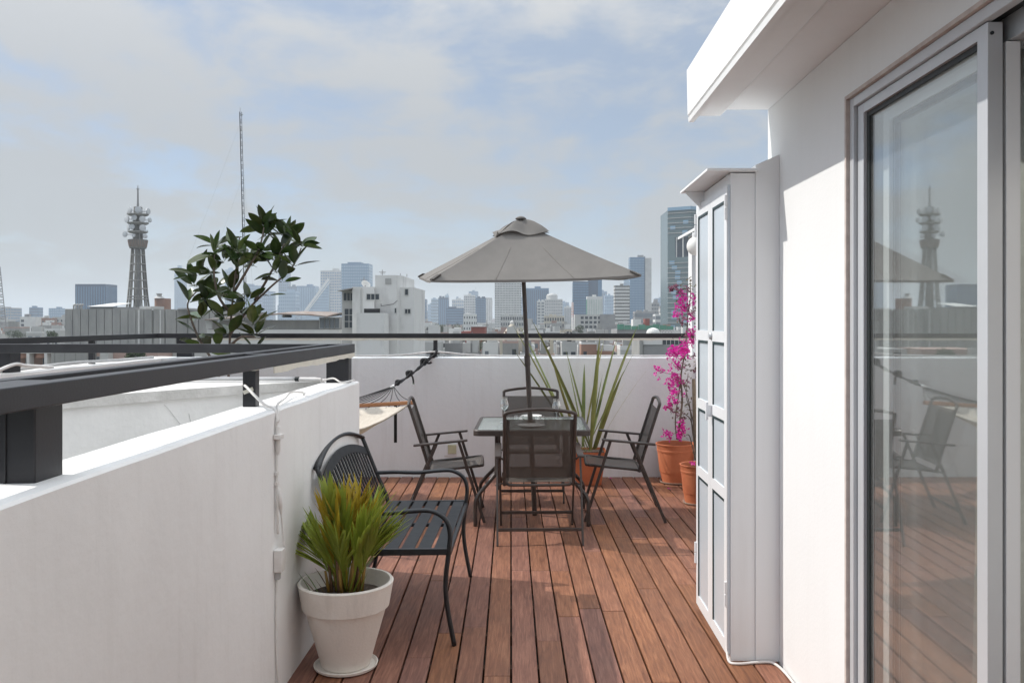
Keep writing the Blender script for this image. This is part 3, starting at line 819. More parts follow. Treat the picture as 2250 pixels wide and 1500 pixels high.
MB().box(XD, XD+0.0115, Y1C-0.028, Y1C, 0.0, 2.155).build('frame_post', MAT['alu'], cb)
MB().box(XD, XD+0.0115, Y0C+0.0285, Y1C-0.0285, 2.105, 2.155).build('frame_head', MAT['alu'], cb)
MB().box(XD, XD+0.0115, Y0C+0.0285, Y1C-0.0285, 0.0, 0.028).build('frame_sill', MAT['alu'], cb)
ym = (Y0C + Y1C) / 2
MAT['bead'] = M('dark_bead', (0.008,0.030,0.034), 0.4)
def leaf_door(ya, yb, hinge_near):
    x0, x1 = XD-0.016, XD-0.001
    d = MB().box(x0+0.004, x1, ya, yb, 0.03, 2.102).build('door', MAT['frost'], cb)
    st = 0.052
    MB().box(x0, x0+0.0035, ya, ya+st, 0.03, 2.102).build('door_stile', MAT['alu'], d)
    MB().box(x0, x0+0.0035, yb-st, yb, 0.03, 2.102).build('door_stile', MAT['alu'], d)
    zs = [(0.03,0.085),(0.705,0.755),(1.055,1.105),(1.405,1.455),(2.04,2.102)]
    for z0, z1 in zs:
        MB().box(x0-0.0005, x0+0.0035, ya+st+0.0003, yb-st-0.0003, z0, z1).build('door_rail', MAT['alu'], d)
    for k in range(4):
        za, zb = zs[k][1], zs[k+1][0]
        mb = MB()
        mb.box(x0-0.0012, x0+0.0036, yb-st-0.013, yb-st-0.0005, za+0.0003, zb-0.0003)
        mb.box(x0-0.0012, x0+0.0036, ya+st+0.0005, yb-st-0.0133, zb-0.012, zb-0.0005)
        mb.build('bead', MAT['bead'], d)
    for z in (1.95, 0.24):
        yh = ya - 0.002 if hinge_near else yb - 0.012
        for q in (0, 1):
            mb = MB(); mb.tube([(x0-0.004, yh+0.007, z+q*0.057), (x0-0.004, yh+0.007, z+0.052+q*0.057)], 0.007, 8)
            mb.build('hinge', MAT['alu'], d, smooth=True, sharp=50)
    return d
d1 = leaf_door(Y0C+0.004, ym-0.0015, True)
d2 = leaf_door(ym+0.0015, Y1C-0.004, False)
x0 = XD - 0.016
mbx = MB(); mbx.lathe([(0.017,0),(0.019,0.006),(0.015,0.012)], (x0,ym-0.03,1.432), 14, capt=True, ax=(-1,0,0)); lk = mbx.build('lock', MAT['alu_grey'], d1, smooth=True, sharp=40)
MB().box(x0-0.03,x0-0.018,ym-0.045,ym-0.03,1.03,1.115).build('handle', MAT['alu'], d1, bevel=0.003)
MB().box(x0-0.018,x0-0.0006,ym-0.043,ym-0.032,1.045,1.10).build('handle_base', MAT['alu'], d1)
ld = MB().box(0.775, 1.0, Y0C-0.035, 4.47, 2.160, 2.170).build('lid', MAT['panel'], cb)
MB().add([(0.785,4.40,2.1595),(XD-0.001,4.40,2.1595),(XD-0.001,4.40,2.06),(0.785,4.412,2.1595),(XD-0.001,4.412,2.1595),(XD-0.001,4.412,2.06)],
         [(0,1,2),(5,4,3),(0,3,4,1),(1,4,5,2),(2,5,3,0)]).build('bracket', MAT['panel'], ld)
cable('floor_cable', [P(1596,1418,3.86)+Vector((0,0,0.02)), (0.872,3.80,0.012),(0.905,3.775,0.007),(0.99,3.79,0.007),(1.06,3.785,0.007),(1.085,3.68,0.007),(1.088,3.5,0.007)], 0.006, MAT['cable'], 'white cable trailing on the deck round the foot of the cabinet')

# ================================================================== FURNITURE
def chair_proto():
    c = thing('folding_chair', 'x', 'chair', (0,0,0))
    W = 0.238
    # back frame with an arched handle at the top
    for s in (-1, 1):
        mb = MB(); mb.tube([(s*W,-0.165,0.37),(s*W,-0.20,0.50),(s*W,-0.305,0.83),(s*W,-0.318,0.868)], 0.0125, 8); mb.build('back_post', MAT['brown'], c, smooth=True, sharp=50)
    mb = MB(); mb.tube(spline([(-W,-0.318,0.866),(-W+0.012,-0.322,0.885),(-0.12,-0.326,0.902),(0,-0.328,0.910),(0.12,-0.326,0.902),(W-0.012,-0.322,0.885),(W,-0.318,0.866)],4), 0.0125, 8); mb.build('back_handle', MAT['brown'], c, smooth=True)
    # slung back and seat
    def sheet(name, rows, half, sag):
        mb = MB(); vs_ = []; fs = []; nx = 8
        for (y, z, sg) in rows:
            for i in range(nx + 1):
                u = i / nx * 2 - 1
                e = 1 - u * u
                vs_.append((u * half, y - sag[0] * e * sg, z - sag[1] * e * sg))
        for r in range(len(rows) - 1):
            for i in range(nx):
                a = r*(nx+1)+i; fs.append((a, a+1, a+nx+2, a+nx+1))
        mb.add(vs_, fs); return mb.build(name, MAT['sling'], c, smooth=True)
    rows = []
    for k in range(9):
        t = k / 8; z = 0.425 + t * 0.415; y = -0.18 - 0.128 * t
        rows.append((y, z, math.sin(math.pi * t)))
    sb = sheet('back_sling', rows, 0.236, (0.014, 0))
    hem = MB()
    for s in (-1, 1):
        hem.add([(s*0.205,-0.182,0.426),(s*0.238,-0.180,0.426),(s*0.238,-0.307,0.838),(s*0.205,-0.310,0.838)], [(0,1,2,3)])
    hem.build('hem', M('sling_hem', (0.06,0.055,0.05), 0.7) if 'hem' not in MAT else MAT['hem'], sb)
    rows = []
    for k in range(8):
        t = k / 7; rows.append((-0.165 + 0.385 * t, 0.392 + 0.034 * t - (0.012 * math.sin(math.pi*t)), math.sin(math.pi * t)))
    sheet('seat_sling', rows, 0.222, (0, 0.012))
    mb = MB(); mb.tube(spline([(-0.225,0.20,0.418),(-0.225,-0.12,0.388),(-0.215,-0.165,0.378),(-0.18,-0.178,0.374),(0,-0.18,0.373),(0.18,-0.178,0.374),(0.215,-0.165,0.378),(0.225,-0.12,0.388),(0.225,0.20,0.418)],4), 0.011, 8); mb.build('seat_frame', MAT['brown'], c, smooth=True)
    mb = MB(); mb.tube(spline([(-0.225,0.20,0.418),(-0.215,0.222,0.42),(-0.18,0.23,0.42),(0.18,0.23,0.42),(0.215,0.222,0.42),(0.225,0.20,0.418)],4), 0.011, 8); mb.build('front_bar', MAT['brown'], c, smooth=True)
    for s in (-1, 1):
        mb = MB(); mb.bar((s*0.270,0.05,0.607),(s*0.262,0.24,0.0),0.022,0.014,up=(1,0,0)); mb.build('front_leg', MAT['brown'], c, bevel=0.003)
        mb = MB(); mb.bar((s*0.290,-0.115,0.592),(s*0.286,-0.36,0.0),0.022,0.014,up=(1,0,0)); mb.build('rear_leg', MAT['brown'], c, bevel=0.003)
        ar = MB(); ar.bar((s*0.281,-0.285,0.583),(s*0.281,0.115,0.618),0.045,0.016); ar.build('armrest', MAT['brown'], c, bevel=0.006)
        lk = MB(); lk.tube([(s*0.240,-0.215,0.55),(s*0.275,-0.215,0.575)],0.007,6); lk.tube([(s*0.238,-0.16,0.385),(s*0.300,-0.205,0.378)],0.006,6); lk.build('pivot', MAT['brown'], c, smooth=True)
        st = MB(); st.bar((s*0.252,0.10,0.41),(s*0.258,0.135,0.335),0.016,0.006,up=(1,0,0)); st.build('stay', MAT['brown'], c)
    mb = MB(); mb.bar((-0.284,-0.318,0.10),(0.284,-0.318,0.10),0.012,0.022); mb.build('rear_stretcher', MAT['brown'], c, bevel=0.003)
    mb = MB(); mb.bar((-0.262,0.208,0.10),(0.262,0.208,0.10),0.012,0.022); mb.build('front_stretcher', MAT['brown'], c, bevel=0.003)
    return c
MAT['hem'] = M('sling_hem', (0.05,0.045,0.04), 0.7)
c0 = chair_proto()
for i, (x, y, a, lab) in enumerate((
        (0.055, 6.14, 2, 'brown folding sling chair nearest the camera, its back turned to us'),
        (-0.60, 6.70, -86, 'brown folding sling chair left of the table, behind the bench'),
        (0.66, 6.74, 88, 'brown folding sling chair right of the table'),
        (0.01, 7.36, 181, 'brown folding sling chair on the far side of the table'))):
    c = c0 if i == 0 else copy_tree(c0)
    c.location = (x, y, 0.0); c.rotation_euler = (0, 0, rad(a))
    c['_o'] = (x, y, 0)
    tag(c, lab, 'chair', 'folding chairs round the glass table')

# ------------------------------------------------------------------ table
TX, TY, TZ = 0.012, 6.645, 0.72
tb = thing('dining_table', 'square glass garden table with brown steel rim and bent legs', 'table', (TX, TY, 0))
def rrect(hx, hy, r, n=5):
    pts = []
    for cx, cy_, a0 in ((hx-r,hy-r,0),(-hx+r,hy-r,90),(-hx+r,-hy+r,180),(hx-r,-hy+r,270)):
        for k in range(n + 1):
            a = rad(a0 + 90*k/n); pts.append((cx + r*math.cos(a), cy_ + r*math.sin(a)))
    return pts
hx, hy = 0.423, 0.445
out_, in_ = rrect(hx, hy, 0.055), rrect(hx-0.028, hy-0.028, 0.04)
n = len(out_); vs_ = []; fs = []
for (ring, z) in ((out_, TZ-0.042), (out_, TZ-0.006), ([(x*0.985,y*0.985) for x,y in out_], TZ+0.002), (in_, TZ-0.003), (in_, TZ-0.042)):
    vs_ += [(TX+x, TY+y, z) for x, y in ring]
for r_ in range(5):
    for k in range(n):
        l = (k+1) % n; q = (r_+1) % 5
        fs.append((r_*n+k, r_*n+l, q*n+l, q*n+k))
fix_normals(MB().add(vs_, fs).build('rim', MAT['brown'], tb, smooth=True, sharp=35))
gt = rrect(hx-0.0275, hy-0.0275, 0.04)
hole = [(0.024*math.cos(2*math.pi*k/len(gt)+rad(0)), 0.024*math.sin(2*math.pi*k/len(gt))) for k in range(len(gt))]
vs_ = [(TX+x,TY+y,TZ-0.004) for x,y in gt] + [(TX+x,TY+y,TZ-0.004) for x,y in hole] + [(TX+x,TY+y,TZ-0.010) for x,y in gt] + [(TX+x,TY+y,TZ-0.010) for x,y in hole]
fs = []
for k in range(n):
    l = (k+1) % n
    fs += [(k,l,n+l,n+k), (2*n+l,2*n+k,3*n+k,3*n+l)]
MB().add(vs_, fs).build('glass_top', MAT['glass_top'], tb)
for sx in (-1, 1):
    for sy in (-1, 1):
        mb = MB(); mb.tube(spline([(TX+sx*0.262,TY+sy*0.20,TZ-0.043),(TX+sx*0.262,TY+sy*0.20,0.45),(TX+sx*0.268,TY+sy*0.205,0.375),(TX+sx*0.30,TY+sy*0.225,0.33),(TX+sx*0.385,TY+sy*0.275,0.235),(TX+sx*0.41,TY+sy*0.295,0.19),(TX+sx*0.415,TY+sy*0.30,0.13),(TX+sx*0.415,TY+sy*0.30,0.0)],5), 0.0145, 8, rb=0.018)
        mb.build('leg', MAT['brown'], tb, smooth=True)
for sy in (-1, 1):
    mb = MB(); mb.bar((TX-0.262,TY+sy*0.20,TZ-0.055),(TX+0.262,TY+sy*0.20,TZ-0.055),0.02,0.02); mb.build('cross_bar', MAT['brown'], tb)
MB().lathe([(0.030,-0.03),(0.030,0.004),(0.036,0.006),(0.036,0.010),(0.024,0.010),(0.024,-0.03)], (TX,TY,TZ-0.001), 20, capb=False).build('pole_ring', MAT['brown'], tb, smooth=True, sharp=40)

# ------------------------------------------------------------------ parasol
pa = thing('parasol', 'taupe square parasol with vented top on a brown pole through the table', 'parasol', (0.035, 6.70, 0))
pb, pt = Vector((0.035,6.70,0.0)), Vector((-0.072,6.60,2.265))
pd = (pt - pb).normalized()
def on_pole(z): return pb + (pt - pb) * (z / pt.z)
mb = MB(); mb.tube([on_pole(0.0), on_pole(1.2), on_pole(1.21)], 0.0195, 12); mb.build('lower_pole', MAT['brown'], pa, smooth=True, sharp=50)
mb = MB(); mb.tube([on_pole(1.211), on_pole(2.262)], 0.0165, 12); mb.build('upper_pole', MAT['brown'], pa, smooth=True, sharp=50)
mb = MB(); mb.tube([on_pole(1.16), on_pole(1.165), on_pole(1.235), on_pole(1.24)], [0.018,0.023,0.023,0.018], 12); mb.build('pole_sleeve', MAT['brown'], pa, smooth=True, sharp=40)
NL = P(946,614,6.08); NR = P(1409,604,6.05); FL = P(921,607.5,7.50); FR = NR + (FL - NL)
FR.z = 1.90
cor = [NL, NR, FR, FL]
ap = on_pole(2.255) + Vector((0,0,0.0))
def canopy_mesh(mb, corners, apex, t0, t1, nu, nv, sag_edge, sag_mid, ripple=0.0, seed=0.0, bulge=0.0):
    for q in range(4):
        a, b = corners[q], corners[(q+1) % 4]
        vs_ = []; fs = []
        for j in range(nv + 1):
            t = t0 + (t1 - t0) * j / nv
            for i in range(nu + 1):
                u = i / nu
                e = 4 * u * (1 - u)
                rim = a + (b - a) * u
                mid = (a + b) / 2
                inward = (apex - mid); inward.z = 0; inward.normalize()
                p = apex + (rim - apex) * t
                p = p + inward * (sag_edge * e * t) + Vector((0,0,-1)) * (sag_mid * e * t * (1.0 - 0.55 * t)) + Vector((0,0,1)) * (bulge * math.sin(math.pi * t))
                if ripple: p = p + Vector((0,0,1)) * (ripple * mnoise.noise(Vector((u*3.2+q*2.1, t*1.5, seed))) * t)
                vs_.append(p)
        for j in range(nv):
            for i in range(nu):
                k = j*(nu+1)+i
                fs.append((k, k+nu+1, k+nu+2, k+1))
        mb.add(vs_, fs)
    return mb
for q in range(4):
    mb = MB()
    cc = cor[q:] + cor[:q]
    canopy_mesh(mb, cc, ap, 0.10, 1.0, 16, 14, 0.03, 0.045, 0.010, 1.0 + q, -0.006)
    mb.v = mb.v[:17*15]; k_ = 16*14; mb.f = mb.f[:k_]; mb.m = mb.m[:k_]
    p_ = mb.build('canopy_panel', MAT['canopy'], pa, smooth=True)
    # hem and sewn seams lying on the panel
    hm = MB(); row = [Vector(v) for v in mb.v[14*17:15*17]]
    nd = [v + Vector((0,0,-0.018)) for v in row]
    hm.add(row + nd, [(i, i+1, 17+i+1, 17+i) for i in range(16)]); hm.build('valance_hem', MAT['canopy'], p_, smooth=True)
    for iu in (5, 11):
        sm = MB(); pts = [Vector(mb.v[j*17 + iu]) + (Vector(mb.v[j*17+iu]) - Vector((ap.x, ap.y, 0.6))).normalized() * 0.0015 for j in range(5, 15)]
        sm.tube(pts, 0.0014, 5); sm.build('seam', M('seam_%d%d' % (q, iu), (0.21,0.19,0.17), 0.9), p_, smooth=True)
    # pocket at the corner and rib under the hip
    c_ = cor[q]; d_ = (ap - c_).normalized()
    pk = MB(); pk.bar(c_ + d_*0.01 + Vector((0,0,-0.006)), c_ + d_*0.085 + Vector((0,0,-0.004)), 0.05, 0.012); pk.build('corner_pocket', M('pocket_%d' % q, (0.06,0.055,0.05), 0.8), pa, bevel=0.004)
    rbm = MB(); rbm.bar(c_ + d_*0.03 + Vector((0,0,-0.020)), c_ + (ap - c_)*0.5 + Vector((0,0,-0.026)), 0.012, 0.018)
    rbm.bar(c_ + (ap - c_)*0.5 + Vector((0,0,-0.026)), ap + Vector((0,0,-0.045)) - d_*0.02, 0.012, 0.018); rbm.build('rib', MAT['brown'], pa)
    stt = MB(); stt.bar(c_ + (ap - c_)*0.5 + Vector((0,0,-0.036)), on_pole(1.86) + Vector(((c_-ap).x,(c_-ap).y,0)).normalized()*0.03, 0.010, 0.014); stt.build('strut', MAT['brown'], pa)
mb = MB(); mb.tube([on_pole(1.83), on_pole(1.835), on_pole(1.895), on_pole(1.90)], [0.018,0.034,0.034,0.018], 12); mb.build('runner_hub', MAT['brown'], pa, smooth=True, sharp=40)
# vent cap: its own small canopy, lifted and rippled
ccor = [ap + (c_ - ap) * 0.255 + Vector((0,0,0.020)) for c_ in cor]
ccor[1] += Vector((0.0,0.0,0.012)); 
mb = canopy_mesh(MB(), ccor, ap + Vector((0,0,0.030)), 0.08, 1.0, 14, 7, 0.012, 0.012, 0.05, 4.4, 0.012)
mb.build('vent_cap', MAT['canopy'], pa, smooth=True)
mb = MB(); mb.lathe([(0.040,0.0),(0.042,0.008),(0.03,0.018),(0.012,0.024),(0.001,0.025)], ap + Vector((0,0,0.022)), 16); mb.build('finial', M('finial_cloth',(0.13,0.12,0.11),0.8), pa, smooth=True)

# ------------------------------------------------------------------ things on the table
def lathe_thing(name, label, cat, x, y, prof, mat, group=None, seg=24):
    mb = MB(); mb.lathe(prof, (x, y, TZ - 0.003), seg, capb=True)
    return tag(mb.build(name, mat, smooth=True, sharp=55), label, cat, group)
stemg = [(0.034,0.0),(0.034,0.0015),(0.012,0.004),(0.004,0.009),(0.0035,0.085),(0.006,0.092),(0.028,0.112),(0.0355,0.132),(0.033,0.150),(0.024,0.178),(0.0255,0.196),(0.0245,0.196),(0.023,0.178),(0.0318,0.150),(0.0343,0.132),(0.027,0.1135),(0.002,0.0945)]
lathe_thing('stem_glass', 'tulip-shaped stemmed glass at the left of the table', 'glass', PX(1108,6.72), 6.72, stemg, MAT['glass_thin'], 'stemmed glasses on the table')
lathe_thing('stem_glass', 'tulip-shaped stemmed glass at the right of the table', 'glass', PX(1223,6.56), 6.56, stemg, MAT['glass_thin'], 'stemmed glasses on the table')
tum = [(0.030,0.0),(0.034,0.003),(0.036,0.07),(0.0348,0.07),(0.0325,0.008),(0.001,0.007)]
lathe_thing('tumbler', 'low clear tumbler left of the parasol pole', 'glass', PX(1140,6.56), 6.56, tum, MAT['glass_thin'], 'tumblers on the table')
lathe_thing('tumbler', 'low clear tumbler right of the parasol pole', 'glass', PX(1186,6.50), 6.50, tum, MAT['glass_thin'], 'tumblers on the table')
plate = [(0.05,0.0),(0.055,0.003),(0.098,0.014),(0.102,0.0165),(0.097,0.0168),(0.054,0.007),(0.001,0.006)]
lathe_thing('plate', 'white plate in front of the parasol pole on the glass top', 'plate', PX(1167,6.43), 6.43, plate, MAT['porcelain'], seg=36)
bowl = [(0.035,0.0),(0.04,0.003),(0.072,0.030),(0.082,0.045),(0.079,0.046),(0.066,0.031),(0.036,0.008),(0.001,0.006)]
lathe_thing('bowl', 'white shallow bowl behind the parasol pole on the glass top', 'bowl', PX(1168,6.80), 6.80, bowl, MAT['porcelain'], seg=32)

# ------------------------------------------------------------------ bench
bn = thing('garden_bench', 'black steel garden bench with slatted seat against the left wall', 'bench', (-0.66, 4.55, 0))
YN, YF = 3.99, 5.11
SB, BK = MAT['steel_b'], MAT['slat_b']
def back_pt(y, z): # point on the leaning back plane
    return Vector((-0.838 - (z - 0.44) * 0.40, y, z))
for yy in (YN+0.02, YF-0.02):
    mb = MB(); mb.tube(spline([(-0.93,yy,0.0),(-0.905,yy,0.12),(-0.865,yy,0.30),(-0.838,yy,0.44),(-0.905,yy,0.61),(-0.99,yy,0.822)],5), 0.0115, 8, rb=0.016); mb.build('back_leg', SB, bn, smooth=True)
    s_ = -1 if yy < 4.5 else 1
    mb = MB(); mb.tube(spline([(-0.905,yy,0.61),(-0.80,yy,0.614),(-0.66,yy,0.612),(-0.545,yy,0.622),(-0.46,yy,0.622),(-0.395,yy,0.585),(-0.372,yy,0.52),(-0.378,yy,0.43),(-0.392,yy,0.30),(-0.385,yy,0.18),(-0.352,yy,0.0)],5), 0.0115, 8, rb=0.016); mb.build('arm_and_front_leg', SB, bn, smooth=True)
    mb = MB(); mb.bar((-0.842,yy,0.43),(-0.383,yy,0.435),0.022,0.03); mb.build('seat_side_rail', SB, bn, bevel=0.003)
# seat slats run the length of the bench
for k in range(6):
    xc = -0.80 + k * 0.0765
    MB().box(xc-0.031, xc+0.031, YN+0.033, YF-0.033, 0.440, 0.4455).build('seat_slat', BK, bn, bevel=0.0015)
MB().box(-0.83, -0.385, (YN+YF)/2-0.014, (YN+YF)/2+0.014, 0.424, 0.4395).build('seat_cross_bar', BK, bn)
MB().box(-0.388, -0.366, YN+0.033, YF-0.033, 0.415, 0.437).build('seat_front_rail', SB, bn, bevel=0.003)
# back: arched tube on top, arched band and lower band with upright slats between
ymid = (YN+YF)/2
def arch(y, z0, rise):
    u = (y - ymid) / ((YF-YN)/2 - 0.02); return z0 + rise * (1 - u*u)
ysn = [YN+0.02 + (YF-YN-0.04) * i/18 for i in range(19)]
mb = MB(); mb.tube([back_pt(y, arch(y, 0.818, 0.075)) for y in ysn], 0.0115, 8, rb=0.018); mb.build('top_rail', SB, bn, smooth=True)
def band(zlo, zhi, name, thick=0.008):
    mb = MB(); vs_ = []; fs = []
    nx_ = Vector((0.93,0,0.37)) * thick
    for y in ysn[0:]:
        a, b = back_pt(y, zlo(y)), back_pt(y, zhi(y))
        vs_ += [a, b, b - nx_, a - nx_]
    for i in range(len(ysn)-1):
        for k in range(4):
            l = (k+1)%4; fs.append((i*4+k, (i+1)*4+k, (i+1)*4+l, i*4+l))
    fs += [(0,1,2,3), tuple((len(ysn)-1)*4+k for k in (3,2,1,0))]
    return fix_normals(mb.add(vs_, fs).build(name, BK, bn))
band(lambda y: arch(y,0.715,0.075), lambda y: arch(y,0.758,0.078), 'upper_back_band')
band(lambda y: 0.475, lambda y: 0.525, 'lower_back_band')
for i in range(17):
    y = YN + 0.085 + (YF-YN-0.17) * i/16
    a, b = back_pt(y, 0.524), back_pt(y, arch(y,0.717,0.075))
    off = Vector((0.93,0,0.37)) * 0.004
    mb = MB(); mb.bar(a-off, b-off, 0.027, 0.006, up=(0.93,0,0.37)); mb.build('back_slat', BK, bn)
MB().box(-0.935,-0.915,YN+0.035,YF-0.035,0.10,0.118).build('rear_stretcher', SB, bn)

# ================================================================== POTS AND PLANTS
def pot_mesh(c, prof, mat, name, parent, seg=40):
    mb = MB(); mb.lathe(prof, c, seg, capb=True); return mb.build(name, mat, parent, smooth=True, sharp=28)
def saucer(name, c, r, label, mat, group=None):
    mb = MB(); mb.lathe([(r*0.88,0.0),(r*0.98,0.008),(r,0.018),(r*0.97,0.0185),(r*0.9,0.009),(0.001,0.008)], c, 40)
    return tag(mb.build(name, mat, smooth=True, sharp=40), label, 'saucer', group)

# palm in the cream pot
pc = Vector((-0.802, 3.765, 0.0))
saucer('plant_saucer', pc, 0.138, 'cream clay saucer under the palm pot', MAT['cream_pot'])
pc1 = pc + Vector((0,0,0.009))
pp = thing('potted_palm', 'feathery yellow-green palm in a cream rimmed pot beside the bench', 'potted plant', pc1)
pot_mesh(pc1, [(0.098,0.0),(0.104,0.006),(0.172,0.245),(0.176,0.256),(0.186,0.257),(0.203,0.352),(0.205,0.362),(0.200,0.368),(0.190,0.367),(0.184,0.355),(0.165,0.30),(0.16,0.29)], MAT['cream_pot'], 'pot', pp, 56)
mb = MB(); mb.lathe([(0.166,0.304),(0.12,0.312),(0.06,0.318),(0.001,0.318)], pc1, 28, capb=False); mb.build('soil', MAT['soil'], pp, smooth=True)
def frond(rr, base, d, L, n, wl, droop, mat, spread=0.75):
    """a feather leaf: midrib plus paired leaflets"""
    mb = MB(); d = Vector(d).normalized()
    sd = d.cross(Vector((0,0,1)))
    sd = sd.normalized() if sd.length > 1e-3 else Vector((1,0,0))
    sd = Matrix.Rotation(rr.uniform(-0.7,0.7), 3, d) @ sd
    pts = []
    for i in range(n + 1):
        t = i / n
        pts.append(Vector(base) + d * (L*t) + Vector((0,0,-1)) * (droop*L*t*t))
    mb.tube(pts, [0.0045*(1-0.75*i/n) for i in range(n+1)], 5)
    for i in range(int(n*0.40), n + 1):
        t = i / n
        tg = (pts[min(i+1,n)] - pts[max(i-1,0)]).normalized()
        for s in (-1, 1):
            dd = tg * rr.uniform(1.25,1.8) + sd * s * (spread * rr.uniform(0.7,1.15)) * (1.05 - 0.5*t) + Vector((0,0,rr.uniform(-0.06,0.14)))
            ll = wl * (0.65 + 0.6*math.sin(math.pi*(0.12+0.82*t))) * rr.uniform(0.8,1.15)
            mb.strip(pts[i], dd, ll, [0.003,0.0150,0.0165,0.0105,0.0008], droop=rr.uniform(0.02,0.25), fold=0.22, roll=rr.uniform(-0.5,0.5))
    mb.strip(pts[-1], (pts[-1]-pts[-2]), wl*0.8, [0.003,0.009,0.008,0.001], droop=0.12, fold=0.2)
    return mb
rp = random.Random(21)
base0 = pc1 + Vector((0.0,0.0,0.315))
for i in range(23):
    a = rp.uniform(0, 2*math.pi); r0 = rp.uniform(0.0, 0.055)
    lean = rp.uniform(0.05, 0.62) if i > 5 else rp.uniform(0.02, 0.15)
    b = base0 + Vector((math.cos(a)*r0, math.sin(a)*r0*0.8, 0))
    L_ = rp.uniform(0.24, 0.36) * (1.08 if lean < 0.25 else 0.95)
    k = 2 if (lean < 0.22 and rp.random() < 0.5) else rp.choice((0,0,1,1,1,3))
    mb = frond(rp, b, (math.cos(a)*lean, math.sin(a)*lean, 1.0), L_, 14, 0.225, rp.uniform(0.04,0.28)*lean*1.6, MAT['palm'][k], 0.85)
    mb.build('frond', MAT['palm'][k], pp, smooth=True)
for i in range(24):
    a = rp.uniform(0, 2*math.pi); r0 = rp.uniform(0.01, 0.075)
    b = base0 + Vector((math.cos(a)*r0, math.sin(a)*r0*0.8, -0.01))
    mb = MB(); mb.tube([b, b + Vector((math.cos(a)*0.018, math.sin(a)*0.018, rp.uniform(0.10,0.19)))], [0.009,0.005], 6); mb.build('cane', MAT['palm_stem'] if rp.random() < 0.75 else MAT['dry'], pp, smooth=True)
for i, (dx, dy, dz, m_) in enumerate(((-0.17,-0.06,0.14,'palm'),(-0.15,-0.02,0.10,'palm'),(-0.12,-0.09,0.05,'dry'),(0.09,-0.06,0.11,'palm'),(-0.07,-0.10,0.03,'dry'),(-0.11,0.03,0.06,'dry'))):
    st_ = base0 + Vector((dx*0.75, dy, -0.005))
    mb = MB(); mb.strip(st_, Vector((dx*0.6,dy*0.2,abs(dz)+0.06)), 0.13, [0.004,0.010,0.012,0.008,0.001], droop=0.1, fold=0.2)
    mb.build('stray_leaf', MAT['palm'][3] if m_ == 'palm' else MAT['dry'], pp, smooth=True)

# flax in a square terracotta pot behind the table
fc = Vector((0.535, 8.02, 0.0))
fx = thing('potted_flax', 'tall sword-leaved flax in a terracotta box behind the table', 'potted plant', fc)
mb = MB()
for z0, z1, a, b in ((0.0,0.27,0.115,0.150),(0.2705,0.31,0.162,0.166)):
    mb.add([(fc.x+sx*a,fc.y+sy*a,z0) for sx,sy in ((-1,-1),(1,-1),(1,1),(-1,1))]+[(fc.x+sx*b,fc.y+sy*b,z1) for sx,sy in ((-1,-1),(1,-1),(1,1),(-1,1))],
           [(3,2,1,0),(0,1,5,4),(1,2,6,5),(2,3,7,6),(3,0,4,7)] + ([(4,5,6,7)] if z1 < 0.3 else []))
mb.build('pot', MAT['terracotta'], fx, bevel=0.006)
MB().box(fc.x-0.15,fc.x+0.15,fc.y-0.15,fc.y+0.15,0.272,0.292).build('soil', MAT['soil'], fx)
fb = Vector((0.53, 8.0, 0.29))
tips = [(1126,713,7.9,0.07),(1138,708,8.05,0.06),(1168,702,7.75,0.085),(1128,768,7.7,0.05),(1318,740,7.8,0.075),(1327,747,8.1,0.04),(1402,713,7.75,0.085),
        (1242,766,8.1,0.06),(1370,816,7.6,0.075),(1247,797,8.15,0.05),(1324,823,8.0,0.06),(1284,800,8.2,0.06),(1196,760,8.1,0.055),(1215,800,7.75,0.05),(1355,745,8.1,0.05),
        (1375,840,8.2,0.012),(1420,815,7.9,0.008),(1395,770,8.0,0.055),(1180,850,7.8,0.04),(1345,870,7.8,0.045)]
rf_ = random.Random(3)
for i, (px, py, yy, wd) in enumerate(tips):
    tp = P(px, py, yy)
    b = fb + Vector((rf_.uniform(-0.06,0.06) + (tp.x-fb.x)*0.08, rf_.uniform(-0.05,0.05), rf_.uniform(0,0.05)))
    d = tp - b; L_ = d.length
    bow = rf_.uniform(0.02, 0.09) * (2.0 if i in (8, 15, 16) else 1.0)
    # curve so the tip lands on tp: start steeper, droop back
    mb = MB(); d2 = d + Vector((0,0,bow*L_))
    wd *= 0.58
    mb.strip(b, d2, d2.length, [wd*0.55,wd*0.75,wd*0.95,wd,wd*0.95,wd*0.8,wd*0.5,0.002], droop=bow*L_/d2.length, fold=0.28, roll=rf_.uniform(-0.6,0.6))
    mb.build('leaf', MAT['flax_y'] if i in (5, 13, 15, 16) else MAT['flax'], fx, smooth=True)

# bougainvillea
bc = Vector((1.36, 8.07, 0.0))
saucer('plant_saucer', bc, 0.155, 'clay saucer under the bougainvillea pot', MAT['saucer'])
bc1 = bc + Vector((0,0,0.009))
bg = thing('potted_bougainvillea', 'tall magenta bougainvillea in the larger round terracotta pot', 'potted plant', bc1)
tpot = [(0.125,0.0),(0.132,0.006),(0.147,0.085),(0.1475,0.092),(0.152,0.093),(0.172,0.278),(0.172,0.283),(0.1765,0.284),(0.178,0.30),(0.176,0.304),(0.181,0.345),(0.187,0.347),(0.188,0.357),(0.182,0.359),(0.174,0.355),(0.165,0.31)]
pot_mesh(bc1, tpot, MAT['terracotta'], 'pot', bg, 48)
mb = MB(); mb.lathe([(0.167,0.312),(0.1,0.32),(0.001,0.324)], bc1, 28, capb=False); mb.build('soil', MAT['soil'], bg, smooth=True)
yb_ = 8.03
stem = [P(1489,965,8.07), P(1493,930,yb_), P(1499,880,yb_), P(1496,830,yb_), P(1502,790,yb_), P(1508,740,yb_), P(1512,690,yb_), P(1517,650,yb_), P(1516,612,yb_)]
